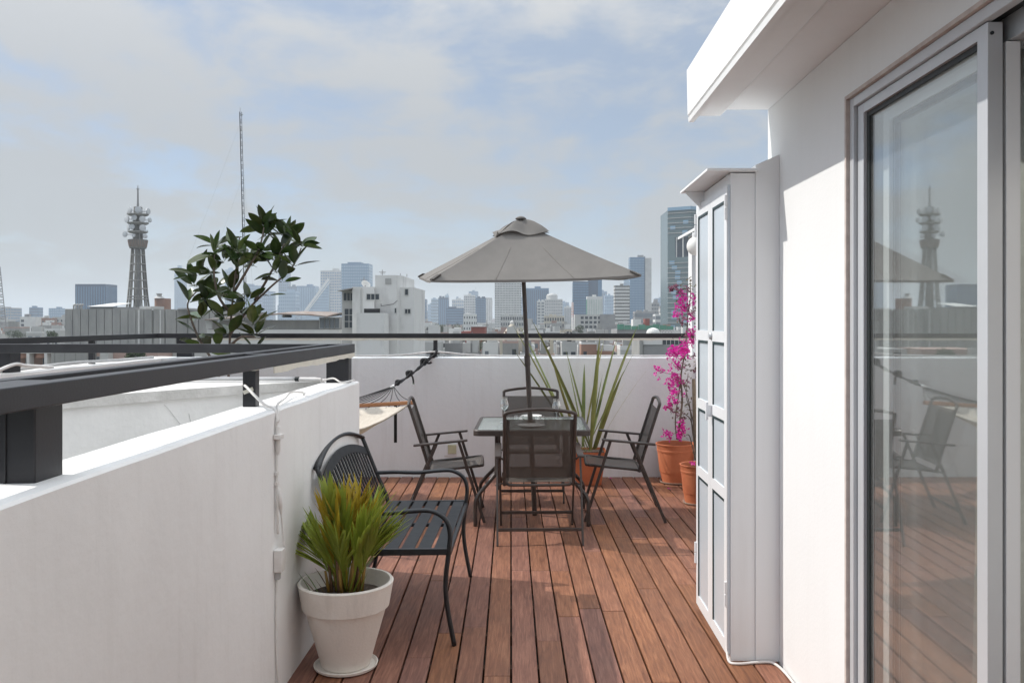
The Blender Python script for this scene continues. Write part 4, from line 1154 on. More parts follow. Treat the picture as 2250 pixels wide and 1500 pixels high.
mb = MB(); sp_ = spline(stem, 5); mb.tube(sp_, [0.011*(1-0.7*i/len(sp_)) for i in range(len(sp_))], 7)
mb.tube(spline([P(1487,965,8.09),P(1484,920,8.05),P(1492,860,8.06),P(1500,800,8.05)],5), 0.006, 6)
mb.build('stem', MAT['stem_b'], bg, smooth=True)
rbg = random.Random(17)
def bracts(mb, c, n, r, size, flat=1.0):
    for _ in range(n):
        q = Vector((rbg.gauss(0,1), rbg.gauss(0,1)*0.8, rbg.gauss(0,1)*flat)) * (r*0.5)
        ctr = Vector(c) + q
        a0 = rbg.uniform(0, 6.28); tilt = Vector((rbg.uniform(-1,1), rbg.uniform(-1,0.4), rbg.uniform(-0.4,1))).normalized()
        u = tilt.orthogonal().normalized(); w_ = tilt.cross(u)
        for k in range(3):
            an = a0 + k*2.094
            dd = u*math.cos(an) + w_*math.sin(an) + tilt*0.55
            s = size * rbg.uniform(0.75,1.2)
            sdv = dd.cross(tilt).normalized()
            p0 = ctr; p1 = ctr + dd*s*0.5 + sdv*s*0.36; p2 = ctr + dd*s + tilt*s*0.1; p3 = ctr + dd*s*0.5 - sdv*s*0.36
            mb.add([p0, p1, p2, p3], [(0,1,2),(0,2,3)])
clusters = [(1497,650,13,0.05,0),(1489,640,7,0.03,1),(1496,672,24,0.075,0),(1490,690,12,0.05,0),(1523,662,14,0.06,0),(1512,637,6,0.035,1),(1521,684,10,0.05,1),(1500,708,8,0.05,1),(1520,700,9,0.04,0),
            (1514,735,10,0.05,1),(1523,732,16,0.055,0),(1519,752,9,0.04,0),(1500,762,18,0.07,0),(1488,772,26,0.085,0),(1503,778,14,0.06,0),(1476,780,14,0.06,0),(1447,815,13,0.05,0),(1483,800,14,0.055,0),
            (1498,806,8,0.05,1),(1480,826,16,0.06,0),(1492,838,12,0.05,0),(1473,845,14,0.055,0),(1484,866,18,0.065,0),(1478,882,14,0.05,0),(1466,893,9,0.035,0),(1482,903,10,0.045,1),(1500,915,8,0.045,1),
            (1494,934,12,0.05,0),(1498,950,14,0.055,0),(1465,955,14,0.045,0),(1490,958,9,0.04,0),(1441,633,8,0.02,1),(1476,634,7,0.025,1),(1485,628,6,0.02,1),(1528,780,7,0.03,1),(1526,812,6,0.03,1),(1505,840,7,0.04,1)]
for px, py, n_, r_, fd in clusters:
    c_ = P(px, py, yb_ + rbg.uniform(-0.09, 0.06))
    if px < 1450 and py < 640: c_ = P(1476, 636, yb_)
    if c_.x > 1.565: c_.x = 1.565
    mb = MB(); bracts(mb, c_, int(n_*1.25), r_, 0.027 if not fd else 0.022)
    mb.build('flower_cluster', MAT['bract_d'] if fd else MAT['bract'], bg, kind='stuff')
    near = min(sp_, key=lambda s_: (s_ - c_).length)
    tw = MB(); tw.tube([near, (near + c_)/2 + Vector((0,0,-0.012)), c_], 0.0025, 5); tw.build('twig', MAT['stem_b'], bg, smooth=True)
def leaflets(pts, n, spread, parent, rr, size=(0.025,0.045), name='leaf_spray', mat=None):
    mb = MB()
    for _ in range(n):
        p = pts[rr.randrange(len(pts))] + Vector((rr.gauss(0,spread), rr.gauss(0,spread), rr.gauss(0,spread)))
        if p.x > XR - 0.02: p.x = XR - 0.02
        mb.strip(p, (rr.uniform(-1,1), rr.uniform(-1,1), rr.uniform(-0.5,0.9)), rr.uniform(*size), [0.002,0.014,0.016,0.009,0.001], droop=0.15, fold=0.15, roll=rr.uniform(-1,1))
    mb.build(name, mat or MAT['small_leaf'], parent, smooth=True, kind='stuff')
for k in range(5):
    leaflets(sp_[5+k*7:12+k*7], 40, 0.055, bg, rbg)
# second pot: bare stems on a stake
dc = Vector((1.385, 7.14, 0.0))
saucer('plant_saucer', dc, 0.125, 'pale saucer under the smaller terracotta pot', MAT['saucer'])
dc1 = dc + Vector((0,0,0.009))
dy = thing('potted_dry_shrub', 'smaller terracotta pot with bare staked stems, cut off by the cabinet', 'potted plant', dc1)
pot_mesh(dc1, [(r_*0.80, z*0.88) for r_, z in tpot], MAT['terracotta'], 'pot', dy, 48)
mb = MB(); mb.lathe([(0.134,0.275),(0.08,0.282),(0.001,0.285)], dc1, 24, capb=False); mb.build('soil', MAT['soil'], dy, smooth=True)
yq = 7.10
mb = MB(); mb.tube([P(1532,1012,7.13), P(1527,940,yq), P(1524,832,yq)], [0.016,0.017,0.014], 8); mb.build('stake', MAT['stem_p'], dy, smooth=True, sharp=50)
mb = MB()
rd = random.Random(8)
br = []
for pts in ([(1530,1012),(1522,950),(1515,890),(1504,850),(1498,835)],[(1534,1012),(1530,960),(1518,905),(1508,870),(1512,820)],[(1530,1010),(1520,930),(1506,910),(1500,905)],[(1533,1010),(1536,940),(1530,860),(1533,800)],[(1528,1010),(1516,960),(1508,955)]):
    s_ = spline([P(a, b, yq + rd.uniform(-0.05,0.04)) for a, b in pts], 5); br += s_
    mb.tube(s_, [0.006*(1-0.6*i/len(s_)) for i in range(len(s_))], 5)
mb.build('stem', MAT['stem_b'], dy, smooth=True)
leaflets(br[6:], 46, 0.02, dy, rd, (0.015,0.03))
mb = MB(); bracts(mb, P(1527,1015,7.1), 5, 0.03, 0.022); mb.build('fallen_flower', MAT['bract'], dy)
mb = MB(); mb.lathe([(0.014,0),(0.014,0.002)], dc1 + Vector((-0.02,-0.152,0.285)), 12, capt=True, ax=(0,-1,0.1)); mb.build('pot_sticker', MAT['porcelain'], dy)

# rubber plant in the hammock corner
rc = Vector((-2.72, 7.75, 0.0))
ru = thing('rubber_plant', 'tall rubber plant with glossy dark leaves rising behind the left rails', 'potted plant', rc)
pot_mesh(rc, [(r_*1.1, z*1.1) for r_, z in tpot], MAT['terracotta'], 'pot', ru, 32)
mb = MB(); mb.lathe([(0.183,0.343),(0.001,0.35)], rc, 20, capb=False); mb.build('soil', MAT['soil'], ru)
Yr = 7.75
def pr(px, py, dy=0.0): return P(px, py, Yr + dy)
branches = [[pr(505,1000),pr(502,860),pr(505,745),pr(512,650),pr(520,580),pr(527,520)], [pr(506,900),pr(470,800),pr(438,745),pr(418,695),pr(413,665),pr(432,640,-0.1)],
            [pr(505,735),pr(545,680,0.1),pr(595,630,0.1),pr(640,590,0.05),pr(662,545)], [pr(508,690),pr(480,650,-0.1),pr(470,600,-0.12),pr(472,550,-0.1)],
            [pr(515,640),pr(545,590,-0.1),pr(570,545,-0.1),pr(580,500)], [pr(560,660,0.08),pr(600,590,-0.05),pr(625,535,-0.08)], [pr(505,760),pr(530,740,-0.15),pr(560,740,-0.2)],[pr(520,610),pr(523,570,0.15),pr(524,545,0.15)]]
mb = MB()
for b in branches:
    s_ = spline(b, 5); mb.tube(s_, [0.014*(1-0.65*i/len(s_)) for i in range(len(s_))], 7)
mb.build('stem', MAT['stem_b'], ru, smooth=True)
leaf_me = []
for k, (wd, dr) in enumerate(((0.088,0.05),(0.096,0.16),(0.080,0.0))):
    lm = MB(); n_ = 9
    lm.tube([(0,0,0),(0.02,0,0.001)], 0.0025, 5)
    lm.strip((0.018,0,0), (1,0,0), 0.19, [0.004]+[wd*math.sin(math.pi*(i/(n_-1))**0.9)**0.75 if 0 < i < n_-1 else 0.002 for i in range(1,n_)], droop=dr, fold=0.13)
    leaf_me.append(lm.mesh('leaf', MAT['ficus'], smooth=True))
rl = random.Random(14)
whorls = [(470,560,7),(476,540,6),(492,575,4),(521,556,7),(520,590,4),(583,520,8),(580,500,7),(572,555,5),(630,525,7),(622,555,5),(660,540,6),(645,585,5),(603,570,6),(605,600,4),(556,585,5),(545,560,4),(436,605,6),(428,630,6),(468,600,4),(470,635,5),
          (452,662,6),(485,655,5),(505,640,4),(442,700,6),(470,690,5),(495,700,4),(530,690,5),(556,715,6),(562,738,6),(502,735,6),(436,735,5),(620,620,3),(585,650,3),(545,660,3),(415,665,4),(480,765,3),(560,770,3),(445,765,3)]
for px, py, n_ in whorls:
    c_ = pr(px, py, rl.uniform(-0.18, 0.12))
    a0 = rl.uniform(0, 6.28)
    for k in range(n_ + 2 if px > 540 and py < 620 else n_):
        az = a0 + 2.4*k + rl.uniform(-0.3,0.3)
        el = rl.uniform(-0.3, 1.35)
        d = Vector((math.cos(az)*math.cos(el), math.sin(az)*math.cos(el)*0.9, math.sin(el)))
        q = d.to_track_quat('X', 'Z') @ Matrix.Rotation(rl.uniform(-0.9,0.9), 3, 'X').to_quaternion()
        s_ = rl.uniform(0.75, 1.22)
        inst('leaf', leaf_me[rl.randrange(3)], ru, c_ + d*0.01, q.to_matrix(), (s_, s_, s_))

# ------------------------------------------------------------------ hammock
hk = thing('hammock', 'cream cloth hammock with wooden spreader bar and black ropes', 'hammock', (-2.0, 6.6, 0))
ring = P(864, 848, 7.72)
bR, bL = Vector((-0.955,7.10,0.835)), Vector((-1.92,7.50,0.745))
ax_ = Vector((-0.40,-0.917,0)).normalized()
mb = MB(); mb.bar(bR, bL, 0.028, 0.032); mb.build('spreader_bar', MAT['wood'], hk, bevel=0.004)
far = 1.55
bR2, bL2 = bR + ax_*far + Vector((-0.0,0,0.02)), bL + ax_*far
mb = MB(); mb.bar(bR2, bL2, 0.028, 0.032); mb.build('spreader_bar', MAT['wood'], hk, bevel=0.004)
nu, nv = 24, 16; vs_ = []; fs = []
for i in range(nu + 1):
    u = i / nu
    a = bR + (bR2 - bR) * (0.03 + 0.94*u); b = bL + (bL2 - bL) * (0.03 + 0.94*u)
    sag = 4*u*(1-u)
    for j in range(nv + 1):
        v = 0.04 + 0.92 * j / nv
        p = a + (b - a) * v
        p.z += -0.02 - sag * (0.10 + 0.20 * (1-(2*v-1)**2)) + 0.010*mnoise.noise(Vector((u*6, v*5, 2)))
        vs_.append(p)
for i in range(nu):
    for j in range(nv):
        k = i*(nv+1)+j; fs.append((k, k+1, k+nv+2, k+nv+1))
ob = MB().add(vs_, fs).build('cloth', MAT['canvas'], hk, smooth=True)
s_ = ob.modifiers.new('thickness', 'SOLIDIFY'); s_.thickness = 0.004
mb = MB(); mb.tube([Vector(vs_[i*(nv+1)]) + Vector((0,0,0.003)) for i in range(nu+1)], 0.008, 6); mb.build('edge_hem', MAT['canvas'], hk, smooth=True)
anchor = Vector((-0.926, 8.41, 1.19))
ring2 = (bR2 + bL2)/2 + ax_*0.40 + Vector((0,0,0.06))
anchor2 = Vector((-2.30, 5.305, 0.92))
for (rg, e0, e1) in ((ring, bR, bL), (ring2, bR2, bL2)):
    for k in range(11):
        e = e0 + (e1 - e0) * (0.03 + 0.94*k/10)
        mb = MB(); md = (rg + e)/2 + Vector((0,0,-0.018)); mb.tube(spline([rg, md, e + Vector((0,0,0.012))], 5), 0.0032, 5); mb.build('string', MAT['rope_b'], hk, smooth=True)
        mb = MB(); sgn = -1 if e0 is bR2 else 1
        mb.tube([e + Vector((0,0,-0.014)), e + ax_*0.03*sgn + Vector((0,0,-0.022)), e + ax_*0.06*sgn + Vector((0,0,-0.026))], 0.0035, 5); mb.build('lacing', MAT['rope_b'], hk, smooth=True)
mb = MB(); mb.tube([ring + (ring-anchor).normalized()*0.03, ring - (ring-anchor).normalized()*0.012], [0.016,0.012], 8); mb.build('whipping', MAT['rope_w'], hk, smooth=True)
def rope(a, b, k, r, sag=0.02):
    pts = []
    for i in range(13):
        t = i/12; an = t*14 + k*math.pi
        p = a + (b-a)*t + Vector((0,0,-sag*4*t*(1-t)))
        pts.append(p + Vector((math.cos(an)*r*0.7, 0, math.sin(an)*r*0.7)))
    return pts
for k in (0, 1):
    mb = MB(); mb.tube(rope(ring, anchor, k, 0.012), 0.0085, 6); mb.build('rope', MAT['rope_b'], hk, smooth=True)
    mb = MB(); mb.tube(rope(ring2, anchor2, k, 0.010), 0.0085, 6); mb.build('rope', MAT['rope_b'], hk, smooth=True)
def knot(c, r, seed):
    rr = random.Random(seed); mb = MB()
    pts = [Vector(c) + Vector((math.cos(a*1.9)*r*rr.uniform(0.7,1.1), math.cos(a*1.3)*r*0.7, math.sin(a*2.3)*r)) for a in [i*0.6 for i in range(16)]]
    mb.tube(spline(pts, 3), 0.0095, 6); mb.build('knot', MAT['rope_b'], hk, smooth=True)
for t, r_, s__ in ((0.10,0.020,1),(0.36,0.026,2),(0.72,0.032,3),(0.97,0.034,4)):
    knot(ring + (anchor-ring)*t, r_, s__)
k1 = ring + (anchor-ring)*0.36
mb = MB(); mb.tube(spline([k1, k1+Vector((0.035,-0.02,-0.03)), k1+Vector((0.045,-0.02,-0.10))],4), 0.009, 6); mb.build('rope_tail', MAT['rope_b'], hk, smooth=True)
k1 = ring + (anchor-ring)*0.72
mb = MB(); mb.tube(spline([k1, k1+Vector((0.05,-0.02,-0.01)), k1+Vector((0.075,-0.02,0.0))],4), 0.011, 6); mb.build('rope_tail', MAT['rope_b'], hk, smooth=True)
# post loop of black strap
mb = MB(); mb.tube([(-0.926+0.032*math.cos(a*0.7), 8.455+0.034*math.sin(a*0.7), 1.185+0.012*math.sin(a)) for a in range(9)], 0.010, 6, closed=True); mb.build('strap_loop', MAT['rope_b'], hk, smooth=True)
ta, tb_ = P(869, 901, 7.25), P(870, 972, 7.25)
MB().box(ta.x-0.013, ta.x+0.013, 7.248, 7.2505, tb_.z, ta.z+0.04).build('hanging_strap', MAT['rope_b'], hk)

# fallen petals on the deck
for px, py, lab in ((1342,1052,'magenta petal fallen on the deck near the flax pot'),(1470,1075,'magenta petal fallen on the deck by the two terracotta pots')):
    yy = 2850/(py-706); c_ = Vector((PX(px,yy), yy, 0.006)); mb = MB()
    for k in range(3):
        a = k*2.1 + px; d_ = Vector((math.cos(a), math.sin(a), 0.25)); s_ = d_.cross(Vector((0,0,1))).normalized()
        mb.add([c_, c_+d_*0.012+s_*0.010, c_+d_*0.026, c_+d_*0.012-s_*0.010], [(0,1,2),(0,2,3)])
    tag(mb.build('fallen_petal', MAT['bract']), lab, 'petal', 'fallen petals')

# ================================================================== CITY
ground = struct(MB().add([(-14000,-14000,G),(14000,-14000,G),(14000,14000,G),(-14000,14000,G)], [(0,1,2,3)]).build('ground', M('city_ground', (0.16,0.16,0.155), 0.95, (0.09,0.10,0.08), 0.02, detail=6)))
# the block the terrace stands on
ab = tag(MB().box(-3.9, 5.2, -14.0, 8.72, G, -0.401).build('apartment_block', M('block_paint', (0.5,0.49,0.47), 0.8)), 'pale apartment block carrying the roof terrace', 'building')

CM = {}
def cm(name, col, rough=0.7, col2=None, ns=0.15, spec=0.4, stretch=(1,1,1)):
    if name not in CM: CM[name] = M('city_' + name, col, rough, col2, ns, stretch=stretch, spec=spec)
    return CM[name]
W_ = {
 'white': cm('white', (0.66,0.66,0.64), 0.8, (0.56,0.56,0.55)), 'pale': cm('pale', (0.50,0.50,0.48), 0.8, (0.40,0.40,0.39)), 'cream': cm('cream', (0.52,0.47,0.38), 0.8, (0.43,0.39,0.32)),
 'grey': cm('grey', (0.30,0.30,0.30), 0.8, (0.22,0.22,0.22)), 'rose': cm('rose', (0.42,0.30,0.26), 0.8, (0.34,0.23,0.20)), 'red': cm('red', (0.28,0.085,0.065), 0.8, (0.22,0.07,0.055)),
 'ochre': cm('ochre', (0.48,0.34,0.17), 0.8, (0.40,0.28,0.14)), 'brick': cm('brick', (0.33,0.20,0.15), 0.85, (0.26,0.15,0.11)),
 'dkglass': cm('dkglass', (0.02,0.058,0.12), 0.25, (0.028,0.07,0.14), 0.03, 0.6), 'blglass': cm('blglass', (0.06,0.155,0.28), 0.22, (0.08,0.18,0.31), 0.03, 0.6),  # tower glass blues strengthened to carry distance haze in the colour
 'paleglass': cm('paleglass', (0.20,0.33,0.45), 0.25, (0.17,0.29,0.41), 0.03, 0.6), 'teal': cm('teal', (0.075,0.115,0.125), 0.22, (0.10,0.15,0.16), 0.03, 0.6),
 'win': cm('win', (0.045,0.055,0.065), 0.2, None), 'winlt': cm('winlt', (0.16,0.18,0.20), 0.25, None), 'conc': cm('conc', (0.33,0.325,0.31), 0.85, (0.25,0.25,0.24), 0.5, stretch=(1,1,0.25)),
 'concdk': cm('concdk', (0.19,0.185,0.17), 0.85, (0.14,0.14,0.13), 0.5), 'tin': cm('tin', (0.40,0.40,0.39), 0.5, (0.30,0.29,0.28), 0.8), 'green': cm('green', (0.10,0.30,0.21), 0.7, (0.08,0.24,0.17), 0.6),
 'tank': cm('tank', (0.02,0.02,0.022), 0.5), 'tree': cm('tree', (0.05,0.075,0.035), 0.8, (0.075,0.10,0.045), 1.5), 'steel': cm('steel', (0.20,0.20,0.20), 0.5), 'dish': cm('dish', (0.48,0.50,0.52), 0.5),
 'mast_red': cm('mast_red', (0.45,0.12,0.08), 0.6), 'mast_white': cm('mast_white', (0.68,0.66,0.64), 0.6), 'roofgrey': cm('roofgrey', (0.26,0.25,0.24), 0.9, (0.19,0.19,0.18)),
}
def facade(mb, x0, x1, y0, y1, z0, z1, style, nx, nz, side, pr=0.12, fx=0.6, fz=0.55):
    """window pieces on the front and on the flank that shows; real quads standing proud of the wall"""
    dx, dz = (x1-x0)/nx, (z1-z0)/nz
    ny = max(1, round((y1-y0)/max(dx, 0.5))); dy_ = (y1-y0)/ny
    def fquad(xa, xb, za, zb): mb.box(xa, xb, y0-pr, y0-0.01, za, zb)
    def squad(ya, yb, za, zb):
        if side > 0: mb.box(x1+0.01, x1+pr, ya, yb, za, zb)
        else: mb.box(x0-pr, x0-0.01, ya, yb, za, zb)
    if style == 'grid':
        for j in range(nz):
            za = z0 + dz*(j+0.5-fz/2); zb = za + dz*fz
            for i in range(nx): fquad(x0+dx*(i+0.5-fx/2), x0+dx*(i+0.5+fx/2), za, zb)
            for i in range(min(ny, 14)): squad(y0+dy_*(i+0.5-fx/2), y0+dy_*(i+0.5+fx/2), za, zb)
    elif style == 'band':
        for j in range(nz):
            za = z0 + dz*(j+0.5-fz/2); zb = za + dz*fz
            fquad(x0+0.02*(x1-x0), x1-0.02*(x1-x0), za, zb); squad(y0+0.3, y1-0.3, za, zb)
    elif style == 'fin':
        for i in range(nx): fquad(x0+dx*(i+0.5-fx/2), x0+dx*(i+0.5+fx/2), z0, z1-dz*0.3)
        for i in range(min(ny, 14)): squad(y0+dy_*(i+0.5-fx/2), y0+dy_*(i+0.5+fx/2), z0, z1-dz*0.3)

def tower(label, px0, px1, ytop, d, wall, win, style='grid', nx=8, nz=16, fx=0.6, fz=0.55, depth=None, extra=None, name='office_tower', cat='tower', base=None, roofbits=2, seed=None):
    x0, x1, z1 = PX(px0,d), PX(px1,d), PZ(ytop,d)
    depth = depth or (x1-x0)*0.8
    side = 1 if (px0+px1)/2 < CX else -1
    t = thing(name, label, cat, ((x0+x1)/2, d+depth/2, G))
    z0 = G if base is None else base
    MB().box(x0, x1, d, d+depth, z0, z1).build('body', W_[wall], t)
    mb = MB(); zb = max(z0, -14)
    facade(mb, x0, x1, d, d+depth, zb, z1-0.02*(z1-zb), style, nx, nz, side, pr=max(0.08, 0.00025*d), fx=fx, fz=fz)
    mb.build('windows', W_[win], t, kind='stuff')
    rr = random.Random(seed or int(px0*7+ytop))
    w = x1-x0
    for k in range(roofbits):
        a = x0 + w*rr.uniform(0.05,0.6); ww = w*rr.uniform(0.12,0.35); hh = (z1-z0)*0.02 + d*rr.uniform(0.6,2.2)/F
        MB().box(a, min(a+ww, x1-0.02*w), d+depth*0.2+0.1*k, d+depth*0.6+0.1*k, z1+0.01, z1+hh).build('plant_room', W_[wall], t)
    if rr.random() < 0.5 and roofbits:
        ax = x0 + w*rr.uniform(0.2,0.8); mb = MB(); mb.tube([(ax,d+depth/2,z1),(ax,d+depth/2,z1+d*rr.uniform(5,11)/F)], 0.25*d/F, 5); mb.build('antenna', W_['steel'], t)
    if extra: extra(t, x0, x1, d, depth, z1)
    return t
# --- skyline, left to right
tower('dark blue glass office box left of the telecom tower', 165, 232, 624, 900, 'dkglass', 'blglass', 'fin', 12, 10, 0.45, roofbits=0)
tower('small hazy blue block with a flat top at the far left', 64, 85, 675, 1500, 'blglass', 'dkglass', 'band', 6, 8)
tower('small hazy blue block with stepped top, second from the left', 107, 132, 677, 1600, 'blglass', 'paleglass', 'grid', 6, 8)
tower('hazy grey-blue slab at the left edge behind the lattice mast', -30, 23, 676, 1400, 'grey', 'blglass', 'grid', 10, 8)
tower('slender pale blue tower just left of the rubber plant', 383, 404, 600, 2600, 'paleglass', 'blglass', 'fin', 5, 20, extra=lambda t,x0,x1,d,dp,z: MB().box(x0+(x1-x0)*0.3, x0+(x1-x0)*0.62, d+2, d+dp*0.6, z, PZ(583,d)).build('spire_block', W_['paleglass'], t))
tower('pale blue slab mostly hidden behind the rubber plant crown', 494, 514, 592, 2600, 'paleglass', 'blglass', 'fin', 5, 18)
tower('hazy blue tower with curved top behind the rubber plant stems', 536, 568, 627, 2200, 'blglass', 'paleglass', 'band', 7, 14)
tower('tall narrow blue tower behind the right leaves of the rubber plant', 612, 634, 597, 2300, 'blglass', 'dkglass', 'grid', 5, 20)
tower('pale squat glass block right of the rubber plant', 612, 650, 640, 1900, 'paleglass', 'blglass', 'grid', 9, 10)
tower('blue block with dark edge between rubber plant and sail tower', 632, 652, 629, 2100, 'dkglass', 'blglass', 'fin', 5, 12)
tower('hazy blue twin-stepped block left of the sail tower', 652, 693, 628, 2000, 'blglass', 'paleglass', 'fin', 8, 12)
def sail(t, x0, x1, d, dp, z1):
    # sloping wing running down to the left, with a pale raking edge
    xa, za = PX(668,d), PZ(689,d); xb, zb = PX(724,d), PZ(613,d)
    poly = [(xa,za),(xb,zb),(xb,G),(xa,G)]
    mb = MB(); mb.extrude_y([(xa,G),(xb,G),(xb,zb),(xa,za)], d-6, d+dp*0.5); fix_normals(mb.build('sloping_wing', W_['paleglass'], t))
    mb = MB(); mb.bar((xa,d-6.5,za),(xb,d-6.5,zb),1.0,5.0); mb.bar((xa+4,d-6.5,za-2),(xb+4,d-6.5,zb-4),1.0,2.0); mb.build('raking_edge', W_['white'], t)
    mb = MB()
    for k in range(14):
        z = -8 + k*6.2
        if z > zb-4: break
        u = (z-za)/(zb-za); xs = xa + (xb-xa)*max(0,u) + 5
        mb.box(xs, xb-1, d-6.6, d-6.05, z, z+2.0)
    mb.build('wing_windows', W_['blglass'], t, kind='stuff')
tower('pale office tower with a sail-like raking white edge', 704, 750, 594, 1900, 'pale', 'blglass', 'grid', 9, 20, extra=sail, roofbits=1)
tower('broad blue glass tower with notched top behind the white building', 750, 810, 579, 1500, 'blglass', 'paleglass', 'grid', 12, 22, 0.75, 0.7, extra=lambda t,x0,x1,d,dp,z: MB().box(x0+(x1-x0)*0.22, x0+(x1-x0)*0.72, d+1, d+dp*0.7, z, z+2.6).build('crown', W_['blglass'], t), roofbits=0)
tower('small dark blue block right behind the white building', 906, 936, 657, 1500, 'dkglass', 'blglass', 'grid', 7, 9)
tower('slim dark blue tower in the centre left of the skyline', 963, 985, 654, 1500, 'dkglass', 'blglass', 'fin', 5, 10)
tower('low wide blue glass block in front of the slim dark tower', 980, 1018, 677, 1250, 'dkglass', 'blglass', 'band', 8, 9)
tower('pale hazy block behind the low wide glass block', 993, 1018, 658, 2300, 'pale', 'blglass', 'grid', 6, 8)
tower('white and grey slab left of the dark blue twin', 1019, 1043, 648, 1350, 'white', 'winlt', 'grid', 6, 14, 0.45, 0.5)
tower('dark blue square tower between two white slabs', 1045, 1067, 654, 1300, 'dkglass', 'blglass', 'grid', 6, 14, 0.7, 0.7)
tower('plain pale slab left of the dotted hotel', 1066, 1081, 654, 1500, 'pale', 'white', 'fin', 3, 8, roofbits=0)
def crown(t, x0, x1, d, dp, z1):
    MB().box(x0+(x1-x0)*0.22, x1-(x1-x0)*0.02, d+3, d+dp*0.8, z1+0.01, PZ(612,d)).build('crown', W_['grey'], t)
    mb = MB()
    for k in range(11):
        a = x0 + (x1-x0)*(0.23+0.07*k); mb.box(a, a+1.2, d+2.0, d+2.9, z1+1.0, PZ(613,d))
    mb.build('crown_fins', W_['white'], t, kind='stuff')
    for k in range(4):
        ax = x0+(x1-x0)*(0.3+0.13*k); mb = MB(); mb.tube([(ax,d+8,PZ(612,d)),(ax,d+8,PZ(606-k%2*2,d))],0.3,5); mb.build('antenna', W_['steel'], t)
tower('white hotel tower with rows of dot windows behind the parasol pole', 1087, 1145, 619, 1000, 'white', 'win', 'grid', 17, 22, 0.45, 0.42, extra=crown, roofbits=0, name='hotel_tower')
tower('broad blue-grey tower right of the parasol pole', 1156, 1206, 633, 1250, 'blglass', 'dkglass', 'fin', 12, 14, 0.5)
tower('narrow pale framed tower in front of the broad blue-grey one', 1180, 1197, 661, 1000, 'white', 'winlt', 'grid', 2, 11, 0.7, 0.6)
tower('grey stone block with small domed penthouse', 1197, 1236, 657, 1150, 'pale', 'winlt', 'grid', 10, 11, 0.5, 0.45, extra=lambda t,x0,x1,d,dp,z: MB().lathe([((x1-x0)*0.32,0),((x1-x0)*0.32,5),((x1-x0)*0.24,7),(0.1,8)], ((x0+x1)/2-2,d+dp/2,z+0.01), 14).build('penthouse', W_['pale'], t), roofbits=0)
tower('hazy narrow block right of the domed penthouse', 1240, 1256, 674, 1700, 'pale', 'winlt', 'fin', 4, 8)
tower('large dark blue glass tower with a taller right half', 1259, 1293, 618, 1000, 'dkglass', 'blglass', 'grid', 10, 20, 0.85, 0.75, roofbits=0, extra=lambda t,x0,x1,d,dp,z: (MB().box(x1+0.01, PX(1320,d), d+4, d+dp, G, PZ(609,d)).build('taller_half', W_['dkglass'], t), MB().box(PX(1314,d), PX(1322,d)+0.5, d+2, d+3.9, G, PZ(611,d)).build('edge_fin', W_['blglass'], t)))
tower('white block with green vertical streaks before the dark blue tower', 1290, 1324, 651, 820, 'white', 'green', 'fin', 9, 6, 0.14, roofbits=1)
tower('pale blue hazy block right of the streaked white one', 1329, 1351, 649, 1900, 'paleglass', 'blglass', 'grid', 6, 10)
tower('grey office block with bold horizontal stripes', 1351, 1384, 627, 850, 'concdk', 'white', 'band', 6, 15, 1, 0.42, roofbits=1)
def slab2(t, x0, x1, d, dp, z1):
    MB().box(PX(1417.5,d), PX(1431,d), d-2, d+dp*0.7, G, PZ(567,d)).build('white_slab', W_['pale'], t)
    MB().box(PX(1416.2,d), PX(1417.4,d), d-1, d+dp*0.5, G, PZ(563,d)).build('dark_slot', W_['dkglass'], t)  # narrow dark glass strip between the glass shaft and the white slab
    MB().box(PX(1402,d), PX(1415,d), d+4, d+dp*0.7, z1+0.01, PZ(560,d)).build('plant_room', W_['grey'], t)
tower('tall twin tower, blue glass beside a white slab', 1384, 1416, 565, 1100, 'blglass', 'paleglass', 'grid', 10, 30, 0.55, 0.5, extra=slab2, roofbits=0)
tower('small dark stepped block right of the twin tower', 1432, 1449, 665, 1200, 'grey', 'win', 'grid', 5, 8, extra=lambda t,x0,x1,d,dp,z: MB().box(x0+(x1-x0)*0.3, x1-(x1-x0)*0.2, d+2, d+dp*0.7, z+0.01, PZ(657,d)).build('upper_step', W_['grey'], t))
tower('low block with white parapet bands beside the tall glass tower', 1450, 1470, 672, 900, 'grey', 'white', 'band', 4, 4, 1, 0.4)
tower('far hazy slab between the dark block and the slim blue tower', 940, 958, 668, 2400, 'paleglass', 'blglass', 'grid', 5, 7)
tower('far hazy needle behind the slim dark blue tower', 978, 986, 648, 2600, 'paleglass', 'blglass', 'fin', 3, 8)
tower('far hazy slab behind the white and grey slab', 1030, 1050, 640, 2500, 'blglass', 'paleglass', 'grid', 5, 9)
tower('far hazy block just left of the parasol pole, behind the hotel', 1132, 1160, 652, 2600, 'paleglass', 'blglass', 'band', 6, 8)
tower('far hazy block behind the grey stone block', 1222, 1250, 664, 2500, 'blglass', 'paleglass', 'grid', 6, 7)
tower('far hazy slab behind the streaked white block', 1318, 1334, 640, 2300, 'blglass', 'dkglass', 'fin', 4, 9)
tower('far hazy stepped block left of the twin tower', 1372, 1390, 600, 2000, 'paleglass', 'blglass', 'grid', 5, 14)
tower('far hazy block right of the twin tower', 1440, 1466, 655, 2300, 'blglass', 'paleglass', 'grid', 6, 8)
tower('dark low office slab at the foot of the twin tower', 1395, 1440, 684, 800, 'grey', 'winlt', 'band', 8, 4)
tower('white low office slab at the foot of the skyscraper', 1440, 1490, 690, 760, 'white', 'winlt', 'band', 8, 4)
tower('pale low office block at the foot of the hotel', 1100, 1150, 692, 760, 'pale', 'win', 'grid', 10, 4)
tower('white cubic block at the foot of the slim towers', 1018, 1046, 690, 640, 'white', 'win', 'grid', 5, 5, 0.4, 0.4)
